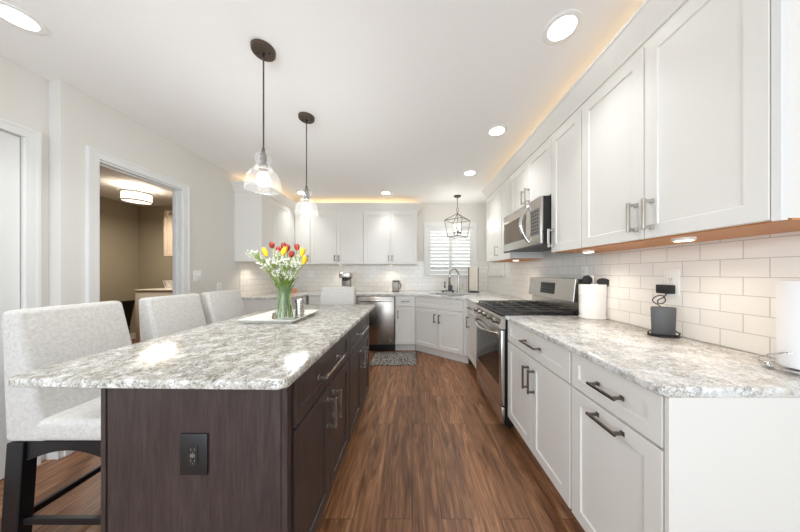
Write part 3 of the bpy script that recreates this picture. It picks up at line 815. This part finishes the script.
for k in range(3):
    a = rad(30 + 120 * k); x, y = .055 * math.cos(a), .055 * math.sin(a)
    c_ = MB().lathe([(0, -.622), (.010, -.622), (.010, -.55), (0, -.55)], 12, (x, y, 0)).build('candle_sleeve', M['plate'], r)
    MB().lathe([(0, -.55), (.010, -.53), (.013, -.51), (.006, -.48), (0, -.465)], 12, (x, y, 0)).build('bulb', M['candle_bulb'], c_)
lamp('lantern_glow', 'POINT', (0, 0, -.5), 3.2, (1, .94, .86), r, shadow_soft_size=.05)

# under-cabinet puck lights
GL = 'under-cabinet puck lights'
def puck(label, X, Y):
    r = empty('puck_light', (X, Y, UB)); tag(r, label, 'puck light', GL)
    MB().lathe([(.03, -.014), (.036, -.012), (.038, 0), (0, 0)], 24).build('housing', M['plate'], r)
    MB().lathe([(0, -.0145), (.0302, -.0135)], 24).build('lens', M['puck'], r)
    lamp('puck_glow', 'SPOT', (0, 0, -.02), 2.8, (1, .88, .74), r, spot_size=rad(140), spot_blend=.8, shadow_soft_size=.03)
puck('puck light under the big wall cabinet, above the charcoal speaker', 1.20, 1.06)
puck('puck light under the wall cabinet above the utensil crock', 1.22, 1.66)
puck('puck light under the wall cabinet beyond the microwave', 1.20, 2.78)
puck('puck light under the rear wall cabinet nearest the window', -.38, 4.33)
puck('puck light under the rear wall cabinet over the coffee machine', -1.29, 4.33)
puck('puck light under the side wall cabinet behind the bouquet', -2.2, 3.42)

# warm strip lamps lying on top of the wall cabinets, hidden behind the crown
area('cove_glow_side', (1.30, 2.1, 2.38), (PI, 0, 0), .05, 2.6, 1.5, (1, .72, .40))
area('cove_glow_rear', (-.95, 4.40, 2.38), (PI, 0, 0), 2.0, .05, 1.3, (1, .72, .40))
area('cove_glow_corner', (-2.25, 3.75, 2.38), (PI, 0, 0), .05, 1.0, .7, (1, .72, .40))

# ------------------------------------------------------------------ wall plates
outlet('white double light switch on the greige wall beside the doorway', (LW, 2.643, 1.22), LEFT, .105, .12, toggles=2, cat='light switch', group='wall plates', name='light_switch')
outlet('small white outlet on the greige wall above the third bar stool', (LW, 2.945, 1.075), LEFT, .07, .115)
outlet('white outlet on the tile behind the charcoal speaker', (W - T, 1.318, 1.198), RIGHT, .078, .15)
outlet('white outlet on the tile above the utensil crock', (W - T, 1.985, 1.245), RIGHT, .074, .12)
outlet('white outlet on the tile beside the grey canister', (-.155, DB - T, 1.10), 0, .10, .13, slots=1)
outlet('white double outlet on the tile behind the bouquet', (-1.90, DB - T, 1.235), 0, .12, .12, slots=2)

# ------------------------------------------------------------------ things on the side countertop
# charcoal speaker with wire cradle
r = empty('countertop_speaker', (1.335, 1.275, CZ), rad(-18)); tag(r, 'charcoal grey oval speaker on a wire stand before the tile', 'speaker')
b = MB(); b.lathe([(0, .012), (.044, .012), (.048, .016), (.052, .15), (.049, .155), (0, .156)], 40, sy=.62); b.build('body', M['charcoal'], r)
b = MB(); b.tube([(0.062 * math.cos(2 * PI * i / 28), .042 * math.sin(2 * PI * i / 28), .0045) for i in range(28)], .004, 8, closed=True)
for s in (-1, 1): b.tube([(s * .062, 0, .0045), (s * .067, -.004, .02), (s * .051, 0, .03)], .0035, 8)
b.tube([(-.062, 0, .0045), (.062, 0, .0045)], .0035, 8); b.build('wire_stand', M['black'], r)
# plug-in adapter with its cable
r = empty('power_adapter', (W - T - .009, 1.328, 1.163), RIGHT); tag(r, 'black power adapter plugged in above the charcoal speaker with looping cable', 'adapter')
b = MB(); b.box(-.038, .038, -.034, -.001, -.026, .022, .004, 2); b.build('body', M['rubber'], r)
def loc_of(p): # world -> adapter local (rotation -90)
    q = Vector(p) - Vector((W - T - .009, 1.328, 1.163)); return (-q.y, q.x, q.z)
cpts = [(1.405, 1.325, 1.138), (1.400, 1.335, 1.115), (1.39, 1.355, 1.098), (1.38, 1.345, 1.080), (1.37, 1.31, 1.085), (1.36, 1.288, 1.105), (1.357, 1.30, 1.128), (1.352, 1.33, 1.12), (1.348, 1.345, 1.095), (1.345, 1.30, 1.0705)]
def smooth(pts, k=4):
    P = [Vector(p) for p in pts]; out = []
    for i in range(len(P) - 1):
        a, b_, c, d_ = P[max(i - 1, 0)], P[i], P[i + 1], P[min(i + 2, len(P) - 1)]
        for j in range(k):
            t = j / k
            out.append(.5 * ((2 * b_) + (c - a) * t + (2 * a - 5 * b_ + 4 * c - d_) * t * t + (3 * b_ - a - 3 * c + d_) * t ** 3))
    out.append(P[-1]); return out
b = MB(); b.tube([loc_of(p) for p in smooth(cpts)], .0028, 8); b.build('cable', M['rubber'], r)

# utensil crock
r = empty('utensil_crock', (1.345, 1.79, CZ), rad(-22)); tag(r, 'white ceramic utensil crock beside the range backguard', 'crock')
b = MB(); pr = [(.083, .0), (.088, .004), (.088, .014), (.083, .02), (.086, .085), (.0845, .087), (.0865, .175), (.088, .176), (.0885, .185), (.0875, .19), (.088, .25), (.084, .252), (.080, .245), (.078, .02), (0, .015)]
b.lathe([(0, 0)] + pr, 40, sy=.62); b.build('body', M['white_ceramic'], r)
def utensil(label, loc, tilt, az, kind, m, hw=.034, hh=.047):
    r = empty(kind, loc); tag(r, label, 'utensil', 'utensils in the white crock')
    r.rotation_euler = (rad(tilt[0]), rad(tilt[1]), rad(az))
    b = MB(); b.tube([(0, 0, 0), (0, 0, .225)], .005, 10); b.build('grip', m, r)
    b = MB()
    if kind == 'slotted_turner':
        b.box(-.032, .032, -.002, .002, .225, .232)
        for i in range(5): b.box(-.032 + i * .0145, -.026 + i * .0145, -.002, .002, .232, .288)
        b.box(-.032, .032, -.002, .002, .288, .296)
    else:
        n = 24; pts_ = [(hw * math.cos(2 * PI * i / n), .225 + hh + hh * math.sin(2 * PI * i / n)) for i in range(n)]
        b.prism(pts_, -.003, .003, .0015, axis='y', seg=1)
    b.build('head', m, r)
utensil('black oval spoon standing in the crock close to the range', (1.335, 1.815, CZ + .018), (0, -2), -8, 'cooking_spoon', M['rubber'], .036, .038)
utensil('black oval spoon leaning out of the crock toward the speaker', (1.350, 1.770, CZ + .018), (4, 11), -8, 'serving_spoon', M['rubber'], .048, .03)
for o in [o for o in bpy.data.objects if o.name.startswith('serving_spoon')]: o.rotation_euler = (rad(4), rad(11), rad(-8))
utensil('white slotted turner standing in the crock', (1.355, 1.815, CZ + .018), (0, -3), -8, 'slotted_turner', M['plate'])

# paper towel holder at the open end
r = empty('paper_towel_holder', (1.322, .80, CZ)); tag(r, 'chrome wire holder carrying a white paper towel roll at the counter end', 'paper towel holder')
b = MB(); b.tube([(.078 * math.cos(2 * PI * i / 32), .078 * math.sin(2 * PI * i / 32), .012) for i in range(32)], .004, 8, closed=True)
b.tube([(-.078, 0, .012), (.078, 0, .012)], .004, 8); b.tube([(0, -.078, .012), (0, .078, .012)], .004, 8)
b.tube([(0, 0, .012), (0, 0, .308)], .004, 8)
for k in range(4):
    a = rad(45 + 90 * k + 10); b.ball((.078 * math.cos(a), .078 * math.sin(a), .0105), .0105)
b.build('wire_base', M['chrome'], r)
b = MB(); b.tube(smooth([(-.03, .07, .012), (-.062, .075, .020), (-.082, .045, .045), (-.084, .01, .065), (-.07, -.01, .072)]), .003, 8); b.build('tension_arm', M['chrome'], r)
o = MB().lathe([(.02, .020), (.0595, .020), (.0605, .024), (.0605, .306), (.0595, .31), (.02, .31), (.02, .020)], 48, (1.322, .80, CZ)).build('paper_towel_roll', M['paper']); tag(o, 'white paper towel roll standing at the counter end', 'paper towel')

# ------------------------------------------------------------------ island centrepiece
r = empty('serving_tray', (-.956, 1.79, CZ)); tag(r, 'white rectangular tray with sloped rim on the island', 'tray')
def rr(w, d, z): return [(-w, -d, z), (w, -d, z), (w, d, z), (-w, d, z)]
b = MB(); lo = [rr(.15, .185, .0005), rr(.19, .225, .027), rr(.186, .221, .029), rr(.148, .183, .008)]
L = [[b.b.verts.new(v) for v in q] for q in lo]
b.b.faces.new(L[0][::-1])
for A_, B_ in zip(L[:-1], L[1:]):
    for k in range(4): b.b.faces.new((A_[k], A_[(k + 1) % 4], B_[(k + 1) % 4], B_[k]))
b.b.faces.new(L[-1]); b.build('dish', M['plate'], r, smooth=0)
VX, VY, VZ = -.888, 1.672, CZ + .0085
b = MB(); b.lathe([(0, 0), (.064, 0), (.068, .006), (.062, .06), (.054, .13), (.052, .20), (.060, .242), (.0615, .245), (.0575, .243), (.0485, .20), (.051, .13), (.058, .06), (.060, .016), (0, .014)], 40, (0, 0, 0))
o = b.build('glass_vase', M['vase_glass'], loc=(VX, VY, VZ)); tag(o, 'clear glass vase full of green stems on the white tray', 'vase')
def curve_pts(p0, p1, sag=.3, n=10):
    p0, p1 = Vector(p0), Vector(p1); out = []
    for i in range(n + 1):
        t = i / n; k = t ** 1.7
        out.append(Vector((p0.x + (p1.x - p0.x) * k, p0.y + (p1.y - p0.y) * k, p0.z + (p1.z - p0.z) * t)))
    return out
def blade(b, path, wid, nrm_):
    n = len(path); vs = []
    for i, p in enumerate(path):
        w = wid * math.sin(PI * min(.97, .12 + .85 * i / (n - 1))) ; 
        side = Vector((-nrm_.y, nrm_.x, 0)).normalized()
        vs.append((p - side * w, p + nrm_ * w * .3, p + side * w))
    V = [[b.b.verts.new(q) for q in v] for v in vs]
    for A_, B_ in zip(V[:-1], V[1:]):
        for k in range(2): b.b.faces.new((A_[k], A_[k + 1], B_[k + 1], B_[k]))
def inside(p):                             # keep a stem point within the vase walls
    if p.z < .232:
        rmax = (.054 if p.z < .08 else .045) 
        d_ = math.hypot(p.x, p.y)
        if d_ > rmax: p.x *= rmax / d_; p.y *= rmax / d_
    return p
def tulip(label, px, py, dy, m, seed):
    rnd = random.Random(seed); Y = VY + dy; s = 240 / Y
    hx, hz = (px - 412) / s - VX, H - (py - 273) / s - VZ
    r = empty('tulip', (VX, VY, VZ)); tag(r, label, 'tulip', 'tulips in the glass vase')
    a = rnd.uniform(0, 2 * PI); base = (.045 * math.cos(a), .045 * math.sin(a), .018)
    pth = [inside(p) for p in curve_pts(base, (hx, dy, hz - .022))]
    MB().tube(pth, .0032, 8).build('stem', M['stem'], r)
    # six cupped petals
    tilt = Matrix.Translation((hx, dy, hz)) @ Matrix.Rotation(rnd.uniform(-.3, .3) + hx * 1.5, 4, 'Y') @ Matrix.Rotation(rnd.uniform(-.35, .1), 4, 'X')
    b = MB()
    for k in range(6):
        an = k * PI / 3 + rnd.uniform(-.1, .1); R0 = .018 if k % 2 else .0165; V = []
        for i in range(7):
            t = i / 6; rr_ = R0 * (math.sin(PI * (.12 + .62 * t)) ** .8) * (1 if t < .8 else 1 - (t - .8) * 1.2); w = .62 * math.sin(PI * min(1, .15 + .80 * t)) + .03; z = -.024 + .05 * t
            V.append([b.b.verts.new((rr_ * math.cos(an + q * w), rr_ * math.sin(an + q * w), z - abs(q) * .004 * t)) for q in (-1, -.5, 0, .5, 1)])
        for A_, B_ in zip(V[:-1], V[1:]):
            for q in range(4): b.b.faces.new((A_[q], A_[q + 1], B_[q + 1], B_[q]))
    b.ball((0, 0, -.012), .012, 10, 6)
    if m is M['tul_y']: b.xf(Matrix.Diagonal((1.0, 1.0, 1.35, 1)))
    b.xf(tilt); b.build('bloom', m, r, smooth=80)
    b = MB(); a2 = rnd.uniform(0, 2 * PI); d2 = Vector((math.cos(a2), math.sin(a2), 0))
    lp = [inside(p) for p in curve_pts((base[0] * .6, base[1] * .6, .10), (hx * .75 + d2.x * .035, dy * .7 + d2.y * .035, hz * .74), n=9)]
    blade(b, lp, .007, d2); b.build('leaf', M['leaf'], r, smooth=80)
tulip('leftmost red tulip, standing apart just above the outer yellow bloom', 272, 245, .02, M['tul_r'], 1)
tulip('red tulip at the top middle of the bouquet', 283.5, 245.5, .06, M['tul_r'], 2)
tulip('red tulip just in front of the top middle red bloom', 287.5, 247.8, .0, M['tul_r'], 3)
tulip('red tulip at the top of the bouquet nearest the cabinet handle', 297, 247, .03, M['tul_r'], 4)
tulip('low red tulip in the front centre of the bouquet', 291.5, 254, -.05, M['tul_r'], 5)
tulip('small red tulip half hidden behind the central yellow bloom', 278.5, 249.5, .07, M['tul_r'], 6)
tulip('yellow tulip at the outer side of the bouquet facing the bar stools', 265, 252, -.02, M['tul_y'], 7)
tulip('yellow tulip in the middle of the bouquet', 284, 251, -.04, M['tul_y'], 8)
tulip('upper yellow tulip at the range side of the bouquet', 302.5, 252, -.01, M['tul_y'], 9)
tulip('lower yellow tulip drooping at the range side of the bouquet', 304.5, 260, -.03, M['tul_y'], 10)
def spray(label, px, py, dy, seed, n=55, rad_=.047):
    n = int(n * 1.15)
    rnd = random.Random(seed); Y = VY + dy; s = 240 / Y
    hx, hz = (px - 412) / s - VX, H - (py - 273) / s - VZ
    r = empty('babys_breath', (VX, VY, VZ)); tag(r, label, 'flower', "sprays of tiny white flowers")
    a = rnd.uniform(0, 2 * PI); c_ = Vector((hx, dy, hz))
    pth = [inside(p) for p in curve_pts((.03 * math.cos(a), .03 * math.sin(a), .018), c_ - Vector((hx * .25, dy * .25, rad_)))]
    b = MB(); b.tube(pth, .0018, 6); fl = MB(); tip = pth[-1]
    for i in range(n):
        q = Vector((rnd.gauss(0, 1), rnd.gauss(0, 1), rnd.gauss(0, 1))).normalized() * rad_ * rnd.uniform(.3, 1) ; q.z *= .8
        p = c_ + q
        if p.z < .25: continue
        b.tube([tip, (tip + p) / 2 + Vector((0, 0, .006)), p], .0007, 4, caps=False)
        fl.ball(p, rnd.uniform(.0025, .0046), 7, 5)
    b.build('stems', M['stem'], r); o = fl.build('blossoms', M['baby'], r); o['kind'] = 'stuff'
sp_ = [('spray of tiny white flowers reaching farthest toward the greige wall', 253, 254, -.02, 40), ('spray of tiny white flowers under the outermost yellow tulip', 261, 259, .02, 45), ('spray of tiny white flowers low on the stool side of the bouquet', 272, 262, -.06, 50),
       ('spray of tiny white flowers in the front centre below the red tulip', 284, 263, -.07, 60), ('spray of tiny white flowers hanging lowest over the vase rim', 289, 276, -.06, 45), ('spray of tiny white flowers beside the drooping yellow tulip', 297, 264, -.04, 60), ('spray of tiny white flowers behind the middle yellow tulip', 277, 255, .05, 50), ('spray of tiny white flowers at the back of the range side', 299, 258, .06, 50),
       ('spray of tiny white flowers just above the vase rim on the stool side', 279, 272, -.05, 50), ('spray of tiny white flowers below the outer yellow tulip on the stool side', 266, 266, -.03, 40), ('spray of tiny white flowers between the central yellow tulip and the low red one', 291, 262, .02, 60)]
for i, (lb, px, py, dy, n) in enumerate(sp_): spray(lb, px, py, dy, 40 + i, n)
# loose green stems filling the vase
for i in range(16):
    a = i * 2.4; b = MB(); R0 = .024 + .03 * ((i * 37) % 10) / 10
    tp_ = (.10 * math.cos(a), .10 * math.sin(a), .30 + .05 * ((i * 13) % 5) / 5)
    lp = [inside(p) for p in curve_pts((R0 * math.cos(a + 2.5), R0 * math.sin(a + 2.5), .02), tp_, n=10)]
    b.tube(lp[:9], .0034, 7)
    blade(b, lp[3:], .007, Vector((math.cos(a), math.sin(a), 0)))
    o = b.build('leafy_stem', M['leaf'], loc=(VX, VY, VZ), smooth=80); tag(o, 'long green leafy stem standing among the tulips in the vase', 'foliage', 'green stems in the vase')
# steel canister on the tray
r = empty('shaker_canister', (-.812, 1.735, CZ + .0085)); tag(r, 'ribbed steel shaker canister beside the vase on the tray', 'canister')
pr = [(0, 0), (.032, 0), (.033, .003)]
for i in range(5): pr += [(.033, .008 + i * .022), (.029, .011 + i * .022), (.029, .022 + i * .022), (.033, .025 + i * .022)]
pr += [(.033, .118), (0, .118)]
MB().lathe(pr, 32).build('body', M['steel'], r)
b = MB(); b.lathe([(0, .1185), (.034, .1185), (.034, .138), (.028, .142), (0, .142)], 32); b.build('lid', M['chrome'], r)
o = MB().lathe([(0, 0), (.014, 0), (.017, .012), (.012, .03), (.014, .038), (0, .044)], 18, ).build('wooden_shaker', M['brown'], loc=(-.985, 1.72, CZ + .0085)); tag(o, 'small brown wooden shaker half behind the vase on the tray', 'shaker')

# ------------------------------------------------------------------ rear counter things
r = empty('coffee_machine', (-1.165, 4.22, CZ)); tag(r, 'small grey steel coffee machine on the rear counter under the wall cabinet', 'coffee machine')
MB().box(-.10, .09, -.10, .12, 0, .03, .006, 2).build('base', M['charcoal'], r)
MB().box(-.08, .07, .02, .12, .03, .25, .006, 2).build('column', M['grey_steel'], r)
MB().box(-.10, .09, -.09, .12, .25, .34, .010, 2).build('head', M['steel'], r)
b = MB(); b.lathe([(0, .20), (.03, .20), (.034, .25), (0, .25)], 20, (-.01, -.05, 0)); b.tube([(.02, -.06, .225), (.09, -.10, .235), (.13, -.12, .27)], .010); b.build('lever', M['rubber'], r)
MB().lathe([(0, .0305), (.035, .0305), (.042, .11), (.039, .11), (.033, .034), (0, .034)], 20, (-.01, -.045, 0)).build('drip_cup', M['white_ceramic'], r)
r = empty('canister', (-.285, 4.34, CZ)); tag(r, 'dark grey canister on the rear counter beside a white outlet', 'canister')
b = MB(); b.box(-.068, .055, -.06, .06, 0, .185, .012, 3); b.build('body', M['grey_steel'], r)
MB().box(-.070, .057, -.062, .062, .1855, .20, .006, 2).build('lid', M['charcoal'], r)
b = MB(); b.tube(smooth([(.05, 0, .05), (.075, 0, .06), (.08, 0, .10), (.075, 0, .14), (.05, 0, .15)]), .006, 8); b.build('handle', M['rubber'], r)
o = MB().box(-.05, .05, -.008, .008, .0, .075, .004, 2).build('wooden_block', M['orange'], loc=(-2.02, 4.10, CZ)); tag(o, 'small orange wooden board on the rear counter behind the vase', 'board')

# faucet
FX, FY = .80, 4.12
r = empty('faucet', (FX, FY, CZ)); tag(r, 'chrome gooseneck pull-down faucet behind the corner sink', 'faucet')
dirv = Vector((-.80, -.60, 0))
def fp(u, z): return Vector((dirv.x * u, dirv.y * u, z))
MB().lathe([(0, 0), (.030, 0), (.030, .008), (.022, .012), (.022, .10), (.016, .105), (0, .105)], 24).build('base', M['nickel'], r)
pts = [fp(0, .10), fp(0, .30)] + [fp(.11 - .11 * math.cos(rad(a)), .30 + .10 * math.sin(rad(a))) for a in range(0, 181, 15)] + [fp(.22, .27)]
MB().tube(pts, .015, 14).build('spout', M['nickel'], r)
b = MB(); b.tube([fp(.22, .272), fp(.22, .25), fp(.22, .14), fp(.22, .12)], [.014, .017, .018, .014], 14); b.build('spray_head', M['dark_nickel'], r)
b = MB(); b.tube([(.02, -.005, .06), (.05, -.012, .065)], .010, 10); b.tube([(.05, -.012, .065), (.075, -.02, .16)], .005, 10); b.build('lever', M['nickel'], r)
# sink caddy, soap and brush
cx, cy = .635, 4.20
r = empty('sink_caddy', (cx, cy, CZ)); tag(r, 'low black footed caddy behind the sink below the window', 'caddy')
b = MB(); b.box(-.115, .105, -.05, .05, .018, .032, .003, 1); b.build('tray', M['black'], r)
b = MB()
for x in (-.09, .08):
    for y in (-.035, .035): b.lathe([(0, 0), (.014, 0), (.010, .018), (0, .018)], 10, (x, y, 0))
b.build('feet', M['black'], r)
r = empty('soap_dispenser', (cx + .035, cy, CZ + .0325)); tag(r, 'dark grey soap dispenser with pump on the black caddy', 'soap dispenser')
MB().lathe([(0, 0), (.036, 0), (.038, .004), (.038, .085), (.030, .095), (.012, .10), (0, .10)], 24).build('bottle', M['charcoal'], r)
b = MB(); b.lathe([(0, .1005), (.010, .1005), (.010, .115), (.004, .117), (.004, .145), (0, .145)], 14); b.tube([(0, 0, .145), (-.02, -.012, .148), (-.035, -.02, .14)], .005, 8); b.build('pump', M['nickel'], r)
r = empty('dish_brush', (cx - .06, cy, CZ + .0325)); tag(r, 'black dish brush standing upright on the black caddy', 'brush')
b = MB(); b.lathe([(0, 0), (.016, 0), (.018, .03), (.012, .045), (0, .045)], 14); b.build('bristles', M['plate'], r)
b = MB(); b.lathe([(0, .0455), (.014, .0455), (.017, .06), (.008, .08), (.008, .13), (.013, .14), (.010, .155), (0, .157)], 14); b.build('grip', M['black'], r)
# towel stand
r = empty('towel_stand', (1.065, 4.16, CZ)); tag(r, 'tall stand with beige linen panel between black beaded posts beside the faucet', 'towel stand')
b = MB(); b.lathe([(0, 0), (.095, 0), (.097, .01), (.085, .02), (.03, .028), (0, .03)], 28, sy=.8); b.build('base', M['black'], r)
for x in (-.082, .082):
    p_ = MB(); p_.tube([(x, 0, .012), (x, 0, .44)], .005, 8)
    for i in range(12): p_.ball((x, 0, .045 + i * .034), .011, 10, 6)
    p_.build('beaded_post', M['black'], r)
MB().box(-.073, .073, -.012, .012, .05, .445, .004, 2).build('linen_panel', M['beige'], r)
MB().tube([(-.082, 0, .44), (.082, 0, .44)], .006, 8).build('top_rail', M['plate'], r)

# ------------------------------------------------------------------ utility room beyond the doorway
r = empty('flush_mount_light', (-4.16, 3.63, CE)); tag(r, 'lit white drum ceiling light seen through the doorway', 'ceiling light')
MB().lathe([(0, -.03), (.06, -.03), (.105, -.015), (.105, 0), (0, 0)], 32).build('canopy', M['nickel'], r)
MB().tube([(0, 0, -.03), (0, 0, -.12)], .010).build('stem', M['nickel'], r)
MB().lathe([(.158, -.10), (.16, -.10), (.16, -.22), (.158, -.22)], 48).build('drum_shade', M['drum'], r)
MB().lathe([(0, -.222), (.156, -.222), (.156, -.216), (0, -.216)], 48).build('diffuser', M['drum'], r)
b = MB()
for z in (-.098, -.222): b.tube([(.161 * math.cos(2 * PI * i / 48), .161 * math.sin(2 * PI * i / 48), z) for i in range(48)], .007, 6, closed=True)
b.build('metal_bands', M['bronze'], r)
lamp('flush_mount_glow_up', 'POINT', (0, 0, -.07), 6, (1, .88, .72), r, shadow_soft_size=.1)
lamp('flush_mount_glow_down', 'AREA', (0, 0, -.27), 15, (1, .91, .78), r, shape='DISK', size=.4)
r = empty('washing_machine', (-4.27, 4.0, 0)); tag(r, 'beige-white washing machine seen through the doorway', 'washing machine')
MB().box(-.35, .35, 0, .62, .03, .95, .015, 2).build('body', M['washer'], r)
MB().box(-.352, .352, -.012, .62, .9505, .975, .010, 2).build('top', M['washer'], r)
MB().prism([(.48, .9755), (.62, .9755), (.62, 1.10), (.57, 1.10)], -.35, .35, .006, axis='x').build('console', M['washer'], r)
b = MB()
for x in (-.3, .3):
    for y in (.05, .57): b.lathe([(0, 0), (.02, 0), (.02, .03), (0, .03)], 10, (x, y, 0))
b.build('feet', M['black'], r)
r = empty('laundry_basket', (-4.20, 4.25, .9755)); tag(r, 'white perforated basket on the washing machine behind the doorway', 'basket')
b = MB(); n = 24; rows = []
for j, (rd, z) in enumerate(((.10, 0), (.11, .04), (.12, .08), (.13, .12), (.135, .14))):
    rows.append([b.b.verts.new((rd * 1.3 * math.cos(2 * PI * k / n), rd * math.sin(2 * PI * k / n), z)) for k in range(n)])
for j in range(4):
    for k in range(n):
        if j in (1, 2) and k % 2 == 0: continue
        b.b.faces.new((rows[j][k], rows[j][(k + 1) % n], rows[j + 1][(k + 1) % n], rows[j + 1][k]))
b.b.faces.new(rows[0][::-1]); o = b.build('shell', M['plate'], r, smooth=0)
r = empty('utility_cabinet', (-4.42, 4.29, 1.545)); tag(r, 'cream wall cabinet above the washing machine beyond the doorway', 'cabinet')
MB().box(0, .80, 0, .355, 0, .82).build('body', M['util_cab'], r, smooth=0)
door(r, .002, .40, .002, .818, M['util_cab']); door(r, .40, .798, .002, .818, M['util_cab'])
r = empty('chair', (-4.30, 3.3, 0)); tag(r, 'black chair standing in the utility room before the washing machine', 'chair')
MB().box(-.20, .20, -.20, .20, .43, .46, .008, 2).build('seat', M['blackwood'], r)
for x in (-.18, .18):
    for y in (-.18, .18): MB().box(x - .015, x + .015, y - .015, y + .015, 0, .43).build('leg', M['blackwood'], r, smooth=0)
MB().hexa([(.17, -.19, .46), (.2, -.19, .46), (.2, .19, .46), (.17, .19, .46), (.27, -.18, .86), (.29, -.18, .86), (.29, .18, .86), (.27, .18, .86)], .005, 1).build('backrest', M['blackwood'], r)
